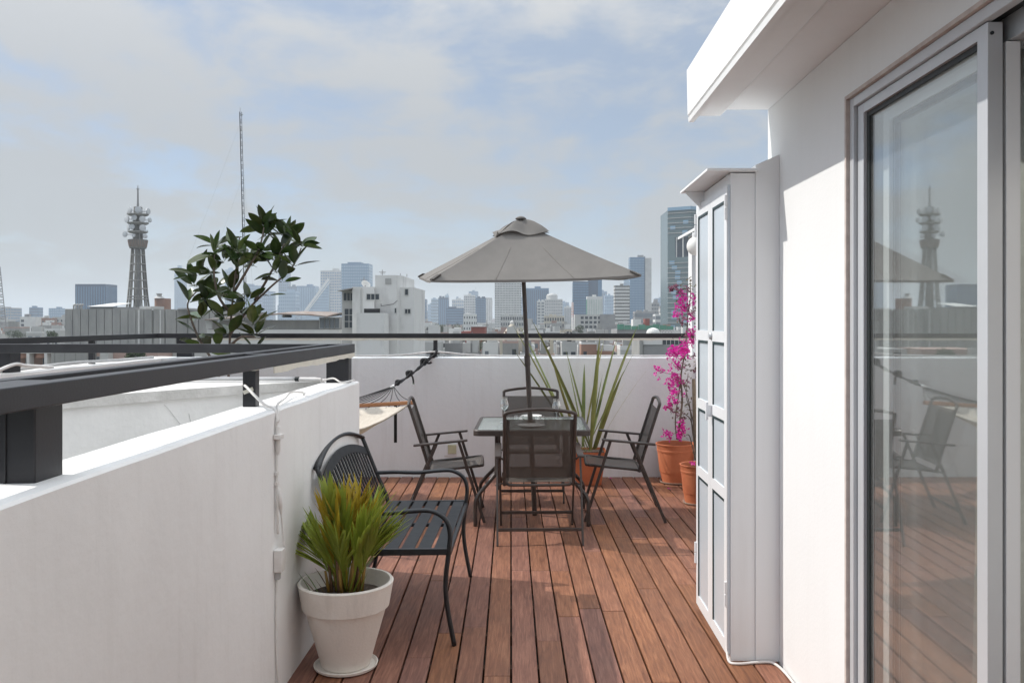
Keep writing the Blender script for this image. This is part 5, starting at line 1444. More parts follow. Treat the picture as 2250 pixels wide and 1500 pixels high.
tower('cream office block right of the parasol pole foot', 1196, 1240, 694, 700, 'cream', 'win', 'grid', 8, 4)
tower('far blue slab left of the twin-stepped block', 576, 600, 640, 2300, 'blglass', 'paleglass', 'grid', 5, 10)
tower('far pale block right of the twin-stepped block', 690, 708, 655, 2500, 'paleglass', 'blglass', 'grid', 5, 8)
# the tall glass tower cut by the cabinet: two flanks, floor lines and an open sky garden
def big_glass():
    d = 620.0
    t = thing('glass_skyscraper', 'tall green-grey glass skyscraper with an open sky garden, right of centre', 'tower', (PX(1520,d), d+15, G))
    xa, xb, xc = PX(1467,d), PX(1513,d), PX(1585,d)
    zt = PZ(462,d); zg0, zg1 = PZ(566,d), PZ(522,d)
    yk = d - 9                                           # the corner towards us
    def shell(z0, z1, nm):
        poly = [(xa,d),(xb,yk),(xc,d+6),(xc,d+34),(xa,d+34)]
        MB().prism(poly, z0, z1).build(nm, W_['teal'], t)
    shell(G, zg0, 'lower_shaft'); shell(zg1, zt, 'upper_shaft')
    gx = PX(1482,d)
    MB().prism([(xa,d),(gx,d-2.8),(gx,d+34),(xa,d+34)], zg0+0.01, zg1-0.01).build('garden_cheek', W_['teal'], t)
    MB().prism([(gx+0.05,d+9),(xc-8,d+13),(xc-8,d+33),(gx+0.05,d+33)], zg0+0.01, zg1-0.01).build('garden_core', W_['dkglass'], t)
    for px in (1485, 1498, 1511, 1524, 1540):
        x = PX(px,d); y = (d-2.8) + (x-gx)*((yk-(d-2.8))/(xb-gx)) if x < xb else yk + (x-xb)*((d+6-yk)/(xc-xb))
        MB().box(x-0.35, x+0.35, y+0.4, y+1.2, zg0+0.01, zg1-0.01).build('garden_column', W_['white'], t)
    MB().box(PX(1527,d), PX(1540,d), d+3, d+8, zg0+0.01, zg1-5).build('garden_pod', W_['pale'], t)
    mb = MB(); z = -10.0
    while z < zt:
        if not (zg0-1 < z < zg1):
            for (p, q) in (((xa,d),(xb,yk)),((xb,yk),(xc,d+6))):
                mb.bar((p[0],p[1]-0.15,z),(q[0],q[1]-0.15,z),0.5,0.34)
        z += 3.55
    mb.build('floor_line', W_['pale'], t, kind='stuff')
    mb = MB()
    for k in range(40):
        z = -8 + k*3.55
        if zg0-3 < z < zg1+1 or z > zt-8: continue
        u = random.Random(k).uniform(0,0.7); a = Vector((xa,d-0.12,0)).lerp(Vector((xb,yk-0.12,0)),u); b = Vector((xa,d-0.12,0)).lerp(Vector((xb,yk-0.12,0)),u+0.22)
        mb.bar((a.x,a.y,z+1.8),(b.x,b.y,z+1.8),0.3,2.6)
    mb.build('bright_panes', W_['paleglass'], t, kind='stuff')
    mb = MB(); mb.bar((xa,d-0.3,zt+0.6),(xb,yk-0.3,zt+0.6),0.6,2.4); mb.bar((xb,yk-0.3,zt+0.6),(xc,d+5.7,zt+0.6),0.6,2.4); mb.build('roof_screen', W_['paleglass'], t)
big_glass()

# --- telecom tower and the concrete hall it stands behind
DT = 270.0
def telecom():
    s = DT / F
    cx = PX(303, DT+14)
    c = Vector((cx, DT+14, 0))
    t = thing('telecom_tower', 'concrete telecom tower with stacked dish platforms and a mast on top', 'tower', (cx, DT+14, G))
    def z(py): return PZ(py, DT+14)
    k = (DT+14) / F
    r0, r1 = 24*k, 12.5*k
    zb_, zt_ = z(682), z(545)
    def rad_at(zz):
        u = (zz - zb_) / (zt_ - zb_); return r0 + (r1-r0)*(u**0.75 if u > 0 else u)
    for i in range(12):
        a = 2*math.pi*(i+0.5)/12; mb = MB(); pts = []
        for j in range(9):
            zz = (zb_-12) + (zt_-zb_+12)*j/8; r_ = rad_at(max(zz,zb_)); pts.append(c + Vector((math.cos(a)*r_, math.sin(a)*r_, zz)))
        mb.tube(pts, 1.6*k, 4); mb.build('column', W_['concdk'], t)
    for py in (560,580,597,616,634,651,657):
        mb = MB(); zz = z(py); r_ = rad_at(zz); mb.lathe([(r_*0.86,-1.0*k),(r_*1.07,-1.0*k),(r_*1.07,1.0*k),(r_*0.86,1.0*k)], c + Vector((0,0,zz)), 24, capb=False); mb.build('ring_beam', W_['conc'], t)
    mb = MB(); mb.lathe([(6.5*k,zb_-12),(5.5*k,zt_)], c, 14); mb.build('core', W_['grey'], t)
    mb = MB(); mb.lathe([(17.0*k,z(546)),(17.6*k,z(543)),(20.2*k,z(529)),(20.5*k,z(527)),(18*k,z(526.5)),(8*k,z(526))], c, 28); pod = mb.build('pod', W_['concdk'], t, smooth=True, sharp=30)
    mb = MB()
    for i in range(28):
        a = 2*math.pi*i/28; mb.bar(c+Vector((math.cos(a)*17.7*k,math.sin(a)*17.7*k,z(543))), c+Vector((math.cos(a)*20.3*k,math.sin(a)*20.3*k,z(529))), 0.7*k, 0.7*k)
    mb.build('pod_mullion', W_['brick'], pod, kind='stuff')
    mb = MB(); mb.lathe([(8.5*k,z(527)),(8.5*k,z(455))], c, 14, capt=True); mb.build('upper_core', W_['concdk'], t)
    for i in range(8):
        a = 2*math.pi*i/8; mb = MB(); mb.tube([c+Vector((math.cos(a)*10*k,math.sin(a)*10*k,z(527))), c+Vector((math.cos(a)*10*k,math.sin(a)*10*k,z(472)))], 1.2*k, 5); mb.build('upper_column', W_['conc'], t)
    for py, r_ in ((510,21),(491,22.5),(472,22.5)):
        mb = MB(); mb.lathe([(8*k,-3.5*k),(r_*0.82*k,-2.2*k),(r_*k,0.2*k),(r_*k,1.6*k),(8*k,1.7*k)], c + Vector((0,0,z(py))), 28, capb=False); mb.build('platform', W_['conc'], t, smooth=True, sharp=30)
        mb = MB()
        for i in range(24):
            a = 2*math.pi*i/24; p = c + Vector((math.cos(a)*(r_-0.8)*k, math.sin(a)*(r_-0.8)*k, z(py)+1.6*k)); mb.tube([p, p+Vector((0,0,3.2*k))], 0.18*k, 4)
        mb.lathe([((r_-0.9)*k,4.6*k),((r_-0.7)*k,4.6*k),((r_-0.7)*k,4.9*k)], c + Vector((0,0,z(py))), 24, capb=False)
        mb.build('guard_rail', W_['steel'], t, kind='stuff')
    for px, py, r_, yaw in ((292,463,7,-35),(311,463,7.2,10),(327,465,6.5,75),(278.5,482,6.5,-85),(286,483,7,-35),(302.5,480,6.2,-5),(319.5,483,6.6,25),(288,501,6.2,-40),(298,500,6,-10),(320,502,7,25),(282,516,6.4,-20),(322.5,520,5,60),(301,519,4,0),(330,484,5.5,80),(316,466,4,40)):
        yw = rad(yaw); dr = Vector((math.sin(yw), -math.cos(yw), 0.02))
        rr_ = 17.5*k; p = Vector((PX(px,DT+14), DT+14 - abs(math.cos(yw))*rr_*0.9, z(py)))
        mb = MB(); mb.lathe([(r_*0.35*k,-2.6*k),(r_*0.95*k,-0.9*k),(r_*k,0),(r_*k,1.6*k),(r_*0.93*k,1.7*k),(0.02,2.0*k)], p, 18, ax=dr); ds = mb.build('dish', W_['dish'], t, smooth=True, sharp=35)
        mb = MB(); mb.tube([p - dr*2.5*k, c + Vector((0,0,z(py)))], 0.5*k, 5); mb.build('dish_arm', W_['steel'], ds)
    mb = MB(); mb.tube([c+Vector((0,0,z(455))), c+Vector((0,0,z(440))), c+Vector((0,0,z(418))), c+Vector((0,0,z(407)))], [2.6*k,1.9*k,1.5*k,0.5*k], 8); mb.build('mast', W_['steel'], t)
    mb = MB(); mb.lathe([(3.2*k,0),(3.4*k,1.0*k),(2.0*k,1.4*k)], c+Vector((0,0,z(416))), 12); mb.build('mast_basket', W_['steel'], t)
    for dx, h in ((-10,14),(-7,11),(9,12),(13,10),(6,16)):
        p = c + Vector((dx*k, 2*k, z(468))); mb = MB(); mb.tube([p, p+Vector((0,0,h*k))], 0.3*k, 4); mb.build('whip_antenna', W_['steel'], t)
telecom()
def hall():
    d = DT - 20
    t = thing('concrete_hall', 'long windowless concrete hall of vertical panels below the telecom tower', 'building', (PX(290,d), d+10, G))
    x0, x1, x2 = PX(144,d), PX(335,d), PX(445,d)
    z1 = PZ(681,d)
    MB().prism([(x0,d),(x1,d),(x2,d+22),(x2,d+60),(x0,d+60)], G, z1).build('core_wall', W_['concdk'], t)
    n = 11
    for i in range(n):
        a = x0 + (x1-x0)*i/n; b = x0 + (x1-x0)*(i+1)/n
        MB().box(a+0.10, b-0.10, d-0.45, d-0.02, G, z1+0.3).build('wall_panel', W_['conc'], t)
    n2 = 7; dv = Vector((x2-x1, 22, 0)); nr = Vector((dv.y,-dv.x,0)).normalized()
    for i in range(n2):
        a = Vector((x1,d,0)) + dv*((i+0.06)/n2) ; b = Vector((x1,d,0)) + dv*((i+0.94)/n2)
        MB().prism([(a.x+nr.x*0.4,a.y+nr.y*0.4),(b.x+nr.x*0.4,b.y+nr.y*0.4),(b.x+nr.x*0.02,b.y+nr.y*0.02),(a.x+nr.x*0.02,a.y+nr.y*0.02)], G, z1+0.3).build('wall_panel', W_['conc'], t)
    mb = MB(); mb.tube([(PX(308,d),d-0.8,G),(PX(308,d),d-0.8,z1)],0.22,6); mb.build('downpipe', W_['white'], t)
    mb = MB(); mb.tube([(PX(347,d),d+1.5,G),(PX(347,d),d+1.5,z1)],0.18,6); mb.build('downpipe', W_['white'], t)
    r = MB().box(PX(182,d), PX(278,d), d+4, d+16, z1+0.01, PZ(674,d)).build('roof_hut', W_['grey'], t)
    MB().add([(PX(180,d),d+3,PZ(673.5,d)),(PX(236,d),d+3,PZ(673.5,d)),(PX(232,d),d+16,PZ(664,d)),(PX(190,d),d+16,PZ(664,d)),(PX(180,d),d+3,PZ(672.5,d)),(PX(236,d),d+3,PZ(672.5,d)),(PX(232,d),d+16,PZ(663,d)),(PX(190,d),d+16,PZ(663,d))],
        [(3,2,1,0),(4,5,6,7),(0,1,5,4),(1,2,6,5),(2,3,7,6),(3,0,4,7)]).build('hut_roof', W_['white'], r)
    for px in (150,156,162,167):
        mb = MB(); x=PX(px,d); mb.tube([(x,d+3,z1),(x,d+3,PZ(670,d)),(x+0.6,d+3,PZ(668.5,d))],0.28,6); mb.build('vent_pipe', W_['tin'], t)
    for a,b,c_,m_ in ((225,240,674,'rose'),(246,254,675,'tin'),(286,300,672,'white'),(312,322,672,'pale'),(372,395,676,'tin'),(400,425,677,'grey')):
        MB().box(PX(a,d), PX(b,d), d+6, d+12, z1+0.01+0.001*a, PZ(c_,d)).build('roof_box', W_[m_], t)
    mb = MB(); x=PX(163,d); mb.tube([(x,d-1.2,G),(x,d-1.2,PZ(703,d))],0.16,5)
    mb.build('cable_riser', W_['steel'], t)
hall()
dd = thing('brick_drum', 'round red-brown brick drum with a vent on its flat top, right of the telecom tower', 'building', (PX(344,330), 336, G))
mb = MB(); mb.lathe([(PX(360,330)-PX(343,330),G),(PX(360,330)-PX(343,330),PZ(655,330))], (PX(343,330),336,0), 28, capt=True); mb.build('wall', W_['brick'], dd, smooth=True, sharp=40)
mb = MB(); mb.lathe([(2.2,0),(0.9,0.9),(0.9,1.6),(1.1,1.6),(1.1,1.9)], (PX(340,330),334,PZ(654.9,330)), 14, capt=True); mb.build('vent', W_['tin'], dd)

# --- masts
def lattice(name, label, base, top, w0, w1, n, r, mats, cat='mast'):
    base, top = Vector(base), Vector(top)
    t = thing(name, label, cat, base)
    def corner(u, k):
        w = w0 + (w1-w0)*u; a = 2*math.pi*k/3 + 0.5
        return base + (top-base)*u + Vector((math.cos(a)*w, math.sin(a)*w, 0))
    for k in range(3):
        mb = MB(); mb.tube([corner(0,k), corner(1,k)], r, 4); mb.build('mast_leg', mats[0], t)
    nb = len(mats); per = n // nb
    for q in range(nb):
        mb = MB()
        for i in range(q*per, (q+1)*per if q < nb-1 else n):
            u0, u1 = i/n, (i+1)/n
            for k in range(3):
                mb.tube([corner(u0,k), corner(u0,(k+1)%3)], r*0.8, 3)
                if i % 2: mb.tube([corner(u0,k), corner(u1,(k+1)%3)], r*0.6, 3)
        mb.build('lattice', mats[q], t, kind='stuff')
    return t
dm = 92.0
rm = lattice('radio_mast', 'very tall thin guyed lattice radio mast left of centre', P(541,760,dm), P(528,246,dm), 0.165, 0.13, 62, 0.024, [cm('dark_steel', (0.035,0.035,0.037), 0.7)])
tp = P(528,246,dm)
mb = MB(); mb.tube([tp, P(527.5,236,dm)], 0.02, 4); mb.build('tip', W_['steel'], rm)
mb = MB(); mb.tube([tp+Vector((0.1,0,-0.3)), tp+Vector((0.28,0,-0.3))], 0.05, 5); mb.build('beacon', W_['steel'], rm)
for a, b in (((528,270),(412,575)),((531,395),(440,640)),((530,300),(556,640)),((529,280),(545,560))):
    mb = MB(); mb.tube([P(*a,dm), P(*a,dm).lerp(P(*b,dm-6),0.5)+Vector((0,0,-0.15)), P(*b,dm-6)], 0.006, 4); mb.build('guy_wire', W_['steel'], rm)
lt = lattice('lattice_tower', 'tapering steel lattice tower cut by the left edge of the photo', P(-4,720,520), P(-3,586,520), 4.2, 0.7, 22, 0.28, [W_['steel']])
cr = lattice('banded_mast', 'red and white banded lattice mast right of the parasol pole', P(1259,790,330), P(1258,664,330), 0.75, 0.35, 40, 0.11, [W_['mast_white'],W_['mast_red'],W_['mast_white'],W_['mast_red']])

# --- white stepped building and the long low roofs before it
def win_part(parent, x0, x1, y, z0, z1, frame=True, cols=1, rows=1, mat='win'):
    f = MB().box(x0, x1, y-0.03, y-0.005, z0, z1).build('window', W_[mat], parent)
    if frame:
        mb = MB(); w = 0.05
        mb.box(x0-w, x1+w, y-0.06, y-0.031, z0-w, z0); mb.box(x0-w, x1+w, y-0.06, y-0.031, z1, z1+w)
        mb.box(x0-w, x0, y-0.06, y-0.031, z0, z1); mb.box(x1, x1+w, y-0.06, y-0.031, z0, z1)
        for c in range(1, cols):
            x = x0+(x1-x0)*c/cols; mb.box(x-w/2, x+w/2, y-0.055, y-0.031, z0, z1)
        for r_ in range(1, rows):
            z = z0+(z1-z0)*r_/rows; mb.box(x0, x1, y-0.054, y-0.0311, z-w/2, z+w/2)
        mb.build('window_frame', W_['pale'], f)
    return f
def white_building():
    d = 74.0
    wm = M('stained_white_render', (0.66,0.655,0.64), 0.85, (0.42,0.41,0.40), 0.5, stretch=(1,1,0.35), lo=0.52, hi=0.78, detail=9, bump=0.2, bscale=6)
    t = thing('white_stepped_building', 'stained white stepped building with few windows and a dish on its roof', 'building', (PX(830,d), d+4, G))
    X = lambda p, dd_=0: PX(p, d+dd_)
    Z = lambda p, dd_=0: PZ(p, d+dd_)
    MB().box(X(774), X(822), d, d+9, G, Z(630)).build('left_block', wm, t)
    MB().box(X(822)+0.005, X(870.5), d+0.4, d+9, G, Z(604)).build('tower_block', wm, t)
    fix_normals(MB().prism([(X(870.5)+0.005,d+0.4),(X(884,1.2),d+1.6),(X(884,1.2),d+9),(X(870.5)+0.005,d+9)], G, Z(604)).build('tower_flank', wm, t))
    MB().box(X(879,1.2), X(910,1.2), d+1.0, d+8.9, G, Z(630)).build('right_block', wm, t)
    MB().box(X(796), X(855), d-2.5, d-0.005, G, Z(688)).build('front_block', wm, t)
    MB().box(X(747), X(774)-0.005, d+0.8, d+8, G, Z(637)).build('left_wing', W_['pale'], t)
    MB().add([(X(744),d-0.4,Z(640)),(X(776),d-0.4,Z(634)),(X(776),d+8,Z(634)),(X(744),d+8,Z(640)),(X(744),d-0.4,Z(638.5)),(X(776),d-0.4,Z(632.5)),(X(776),d+8,Z(632.5)),(X(744),d+8,Z(638.5))],
        [(3,2,1,0),(4,5,6,7),(0,1,5,4),(1,2,6,5),(2,3,7,6),(3,0,4,7)]).build('lean_to_roof', W_['tin'], t)
    for (a,b,c,e,yy,co,ro) in ((751,772.5,660,643,0.8,3,1),(753,772.5,720,678,0.8,2,3),(806,833,658,646,0,3,1),(886.5,893,647,634.5,1.0,1,1),(886.5,898,688,679,1.0,2,1),(866,869,687,677,0.4,1,1)):
        win_part(t, X(a), X(b), d+yy, Z(c), Z(e), True, co, ro)
    MB().box(X(800), X(835), d-0.025, d-0.004, Z(687.5), Z(678)).build('dark_opening', W_['tank'], t)
    MB().box(X(845), X(858), d+0.34, d+0.395, Z(623.5), Z(611)).build('shutter', W_['tin'], t)
    mb = MB(); mb.tube([(X(794.5),d-0.08,Z(632)),(X(794.5),d-0.08,Z(785))],0.06,6); mb.build('downpipe', W_['pale'], t)
    for a, b, c_ in (((836,667),(836,672),0),((836,672),(862,668),0),((862,668),(872,660),0)):
        mb = MB(); mb.tube([(X(a[0]),d+0.33,Z(a[1])),(X(b[0]),d+0.33,Z(b[1]))],0.02,4); mb.build('wire', W_['tank'], t)
    mb = MB(); mb.lathe([(0.02,-0.1),(0.30,0.05),(0.42,0.18),(0.40,0.18),(0.28,0.06),(0.01,-0.08)], (X(797.5),d+1,Z(626)), 16, ax=(0.5,-0.6,0.6)); ds = mb.build('dish', W_['white'], t, smooth=True)
    mb = MB(); mb.tube([(X(797.5),d+1,Z(626)),(X(797.5),d+1.1,Z(631))],0.05,5); mb.build('dish_stand', W_['steel'], ds)
    for px, y0_, h in ((827,604,16),(868,604,8),(883,604,6),(785,630,26)):
        mb = MB(); x = X(px); mb.tube([(x,d+3,Z(y0_)),(x,d+3,Z(y0_-h))],0.03,4); 
        if h > 10: mb.tube([(x-0.3,d+3,Z(y0_-h*0.7)),(x+0.3,d+3,Z(y0_-h*0.7))],0.025,4); mb.tube([(x-0.2,d+3,Z(y0_-h*0.5)),(x+0.25,d+3,Z(y0_-h*0.5))],0.025,4)
        mb.build('aerial', W_['steel'], t)
white_building()
def long_shed():
    d = 82.0
    t = thing('long_low_building', 'long low grey building with a rusty sagging roof edge behind the rubber plant', 'building', (PX(610,d), d+4, G))
    X = lambda p: PX(p, d); Z = lambda p: PZ(p, d)
    MB().box(X(455), X(746), d, d+8, G, Z(724)).build('white_base', W_['white'], t)
    MB().box(X(455), X(700), d+0.4, d+7.9, Z(724)+0.01, Z(703)).build('upper_wall', W_['conc'], t)
    MB().box(X(700)+0.01, X(746), d+0.2, d+7.9, Z(724)+0.01, Z(697)).build('glazed_end', W_['grey'], t)
    for a in (702, 713, 724, 735):
        win_part(t, X(a), X(a+9.5), d+0.2, Z(721), Z(699), True, 1, 1, 'winlt')
    pts = [(455,704),(520,700),(580,694),(618,691.5),(680,693),(722,697),(748,690)]
    vs_ = []; fs = []
    for px, py in pts: vs_ += [(X(px),d-0.6,Z(py)+0.0),(X(px),d+8,Z(py)+0.35),(X(px),d+8,Z(py)+0.45),(X(px),d-0.6,Z(py)+0.12)]
    for i in range(len(pts)-1):
        for k in range(4): l=(k+1)%4; fs.append((i*4+k,i*4+l,(i+1)*4+l,(i+1)*4+k))
    fs += [(3,2,1,0), tuple((len(pts)-1)*4+k for k in range(4))]
    fix_normals(MB().add(vs_, fs).build('roof', cm('rusty_tin', (0.20,0.13,0.10), 0.8, (0.30,0.28,0.26), 0.9), t))
    for a, b in ((520,532),(560,566),(617,622)):
        MB().box(X(a), X(b), d+0.5, d+3, Z(697), Z(686 if a != 617 else 688)).build('roof_box', W_['grey'], t)
    MB().box(X(455), X(468), d-0.3, d-0.01, Z(722), Z(705)).build('shutter', W_['pale'], t)
long_shed()

# --- near buildings seen between the rails at lower left
def arcade():
    d = 105.0
    t = thing('arcaded_building', 'white arcaded building with pink awnings seen between the left rails', 'building', (PX(70,d), d+4, G))
    X = lambda p: PX(p, d); Z = lambda p: PZ(p, d)
    MB().box(X(-60), X(126), d+2.2, d+9, G, Z(768)).build('rear_wall', W_['rose'], t)
    MB().box(X(-60), X(126), d, d+2.19, Z(776), Z(762)).build('arch_head', W_['white'], t)
    for p in (-20, 19, 58, 97):
        MB().box(X(p), X(p+6.5), d, d+1.0, G, Z(776)-0.01).build('pier', W_['white'], t)
        xm = X(p+22.7); mb = MB(); w = (X(p+39)-X(p+6.5))/2
        mb.lathe([(w*0.98,-0.1),(w*0.9,0.35),(w*0.6,0.75),(0.05,0.9)], (xm, d+1.4, Z(785)), 14); mb.build('awning', cm('awning', (0.50,0.30,0.24), 0.8), t, smooth=True)
        win_part(t, X(p+15), X(p+30), d+2.2, Z(803), Z(788), True, 2, 1, 'dkglass')
    MB().box(X(45), X(70), d-3, d-2, G, Z(797)).build('terrace_wall', W_['ochre'], t)
arcade()
def grey_blocks():
    d = 98.0
    X = lambda p: PX(p, d); Z = lambda p: PZ(p, d)
    t = thing('grey_panel_building', 'plain grey panelled building below the concrete hall, between the rails', 'building', (PX(180,d), d+4, G))
    MB().box(X(112), X(192), d, d+9, G, Z(771)).build('wall', W_['conc'], t)
    for p in (120, 142, 166):
        MB().box(X(p), X(p)+0.04, d-0.02, d-0.002, G, Z(772)).build('joint', W_['concdk'], t)
    MB().box(X(150), X(165), d+1, d+3, Z(771)+0.01, Z(764)).build('roof_box', W_['red'], t)
    t = thing('rose_flats', 'faded pink flats with small windows between the left rails', 'building', (PX(260,d), d+5, G))
    MB().box(X(193), X(330), d+2, d+9, G, Z(768)).build('wall', W_['rose'], t)
    for p, z0, z1 in ((212,800,772),(258,802,790),(192.5,791,785),(270,800,790),(340,790,780)):
        if p < 325: win_part(t, X(p), X(p+16), d+2, Z(z0), Z(z1), True, 2, 1, 'winlt')
    MB().box(X(212), X(230), d+0.8, d+1.99, G, Z(766)).build('stair_bay', W_['pale'], t)
    t = thing('pale_flats', 'pale grey flats right of the pink ones, between the left rails', 'building', (PX(390,d), d+8, G))
    MB().box(X(331), X(450), d+6, d+14, G, Z(770)).build('wall', W_['pale'], t)
    win_part(t, X(345), X(362), d+6, Z(790), Z(778), True, 2, 1)
grey_blocks()
def tree(label, px, ytop, ybase, d, wpx, seed, group='trees among the city roofs'):
    rr = random.Random(seed); x = PX(px,d); zt_, zb_ = PZ(ytop,d), PZ(ybase,d); w = wpx*d/F/2; h = (zt_-zb_)
    t = thing('city_tree', label, 'tree', (x, d, G), group)
    mb = MB(); mb.tube([(x,d,G),(x+0.2,d,(G+zt_)/2),(x,d,zt_-h*0.4)], [0.5,0.35,0.12], 6)
    for k in range(5):
        a = rr.uniform(0,6.28); mb.tube([(x,d,zb_+h*0.2),(x+math.cos(a)*w*0.6,d+math.sin(a)*w*0.6,zb_+h*rr.uniform(0.5,0.85))],[0.2,0.05],5)
    mb.build('trunk', W_['concdk'], t)
    mb = MB(); lobes = [(rr.uniform(-0.6,0.6)*w, rr.uniform(-0.5,0.5)*w, zb_+h*rr.uniform(0.25,0.8), rr.uniform(0.35,0.6)*w) for _ in range(9)]
    s = max(0.28, 2.2*d/F)
    for lx, ly, lz, lr in lobes:
        for _ in range(110):
            v = Vector((rr.gauss(0,1), rr.gauss(0,1), rr.gauss(0,0.85))).normalized() * lr * rr.uniform(0.55,1.08)
            p = Vector((x+lx, d+ly, lz)) + Vector((v.x, v.y, v.z*0.8))
            u = Vector((rr.uniform(-1,1), rr.uniform(-1,1), rr.uniform(-1,1))).normalized(); q = u.orthogonal().normalized(); w2 = u.cross(q)
            e = s*rr.uniform(0.5,1.1)
            mb.add([p-q*e*0.5, p+w2*e*0.35, p+q*e*0.5, p-w2*e*0.35], [(0,1,2,3)])
    mb.build('crown', W_['tree'], t)
tree('dark green tree between the left rails', 302, 766, 800, 95, 46, 1)
tree('grey-green tree just below the back rail left of the parasol pole', 1050, 738, 780, 210, 46, 2)
tree('dark round tree above the back rail beside the white building', 966, 708, 740, 420, 28, 3)
tree('hazy tree left of the dark round one', 938, 716, 745, 520, 30, 4)
tree('hazy wide tree behind the red-brown building', 1000, 708, 735, 600, 34, 5)
tree('dark tree right of the banded mast', 1272, 712, 738, 420, 24, 6)
tree('low dark tree at the far left above the rail', 38, 727, 742, 300, 40, 7)
tree('olive tree before the concrete hall corner', 116, 728, 742, 200, 26, 8)

# --- landmarks in the middle distance
dch = 190.0
ch = thing('domed_church', 'pale ribbed conical dome of a church beside the parasol pole', 'church', (PX(1124,dch), dch+6, G))
mb = MB(); k = dch/F; zc = PZ(738,dch)
mb.lathe([(21*k,0),(19.5*k,4*k),(15*k,12*k),(9*k,20*k),(4.5*k,25*k),(4*k,26*k)], (PX(1124,dch),dch+6,zc), 24, capt=True); dm_ = mb.build('dome', W_['cream'], ch, smooth=False)
mb = MB(); mb.lathe([(4*k,0),(4*k,4*k),(5*k,4.3*k),(2.2*k,6.5*k),(0.4*k,8*k),(0.3*k,11*k)], (PX(1124,dch),dch+6,zc+26*k), 12); mb.build('lantern', W_['white'], dm_)
MB().box(PX(1098,dch), PX(1152,dch), dch, dch+14, G, zc+0.02).build('drum', W_['cream'], ch)
rd_ = thing('red_brown_building', 'red-brown windowless block above the back rail left of the parasol pole', 'building', (PX(1040,230), 236, G))
MB().box(PX(1035,230), PX(1065,230), 230, 242, G, PZ(718,230)).build('tall_part', W_['red'], rd_)
MB().box(PX(1014,230), PX(1035,230)-0.01, 229, 242, G, PZ(728,230)).build('low_part', W_['red'], rd_)
MB().box(PX(1034.6,230), PX(1065.6,230), 229.6, 242.4, PZ(718,230)+0.005, PZ(717,230)).build('roof_edge', W_['tin'], rd_)
gn = thing('netted_building_site', 'building under construction wrapped in green netting at the right', 'building', (PX(1415,300), 310, G))
MB().box(PX(1356,300), PX(1480,300), 300, 322, G, PZ(724,300)).build('frame', W_['grey'], gn)
for i in range(8):
    a = PX(1356+15.5*i,300)
    MB().box(a+0.05, a+PX(1371.2,300)-PX(1356,300), 299.7, 299.98, PZ(724,300), PZ(712+ (i*37%5),300)).build('net', W_['green'], gn)
MB().box(PX(1420,300), PX(1430,300), 303, 308, PZ(724,300)+0.01, PZ(700,300)).build('red_hut', W_['red'], gn)
MB().box(PX(1394,300), PX(1412,300), 304, 310, PZ(724,300)+0.02, PZ(701,300)).build('white_hut', W_['white'], gn)
dt_ = thing('domed_tank', 'white dome-topped tank right of centre just above the back rail', 'tank', (PX(1440,170), 173, G))
mb = MB(); k = 170/F; mb.lathe([(15.5*k,-14),(15.5*k,0),(15*k,3*k),(12*k,8*k),(6*k,11*k),(0.1,12*k)], (PX(1440,170),173,PZ(732,170)), 16); mb.build('shell', W_['white'], dt_)
ts = thing('truss_canopy', 'white steel roof truss left of the bougainvillea', 'roof', (PX(1480,165), 167, PZ(732,165)))
mb = MB()
for i in range(9):
    a, b = PX(1455+7*i,165), PX(1462+7*i,165); zl, zh = PZ(731,165), PZ(726,165)
    mb.bar((a,167,zl),((a+b)/2,167,zh),0.12,0.12); mb.bar(((a+b)/2,167,zh),(b,167,zl),0.12,0.12)
mb.bar((PX(1455,165),167,PZ(731,165)),(PX(1518,165),167,PZ(731,165)),0.16,0.16); mb.bar((PX(1455,165),167,PZ(726,165)),(PX(1518,165),167,PZ(726,165)),0.16,0.16); mb.build('truss', W_['mast_white'], ts)
for px in (1457, 1516):
    MB().box(PX(px,165)-0.1, PX(px,165)+0.1, 166.9, 167.1, G, PZ(731,165)-0.1).build('column', W_['mast_white'], ts)
nb_ = thing('banded_flats', 'low flats with a white band and a strip of windows left of the bougainvillea', 'building', (PX(1460,120), 124, G))
MB().box(PX(1410,120), PX(1540,120), 120, 130, G, PZ(745,120)).build('wall', W_['pale'], nb_)
MB().box(PX(1413,120), PX(1454,120), 119.7, 119.99, PZ(757,120), PZ(745,120)).build('white_band', W_['white'], nb_)
MB().box(PX(1414,120), PX(1520,120), 119.8, 119.99, G, PZ(758.5,120)).build('grey_panel', W_['grey'], nb_)
for i in range(5):
    win_part(nb_, PX(1456+9*i,120), PX(1463.5+9*i,120), 120, PZ(757,120), PZ(747,120), True, 1, 1)
MB().box(PX(1403,120), PX(1409.5,120), 119, 128, G, PZ(746,120)).build('stair_tower', W_['conc'], nb_)
md = thing('modern_flats', 'grey-blue modern flats with square windows before the dark blue tower', 'building', (PX(1310,480), 488, G))
MB().box(PX(1263,480), PX(1351,480), 480, 496, G, PZ(691,480)).build('wall', W_['pale'], md)
MB().box(PX(1318,480), PX(1351,480), 479.5, 479.98, G, PZ(690.5,480)).build('slatted_wall', W_['grey'], md)
for r_ in range(3):
    for i in range(5):
        win_part(md, PX(1276+9.5*i,480), PX(1282.5+9.5*i,480), 480, PZ(701+10*r_,480), PZ(695+10*r_,480), False)

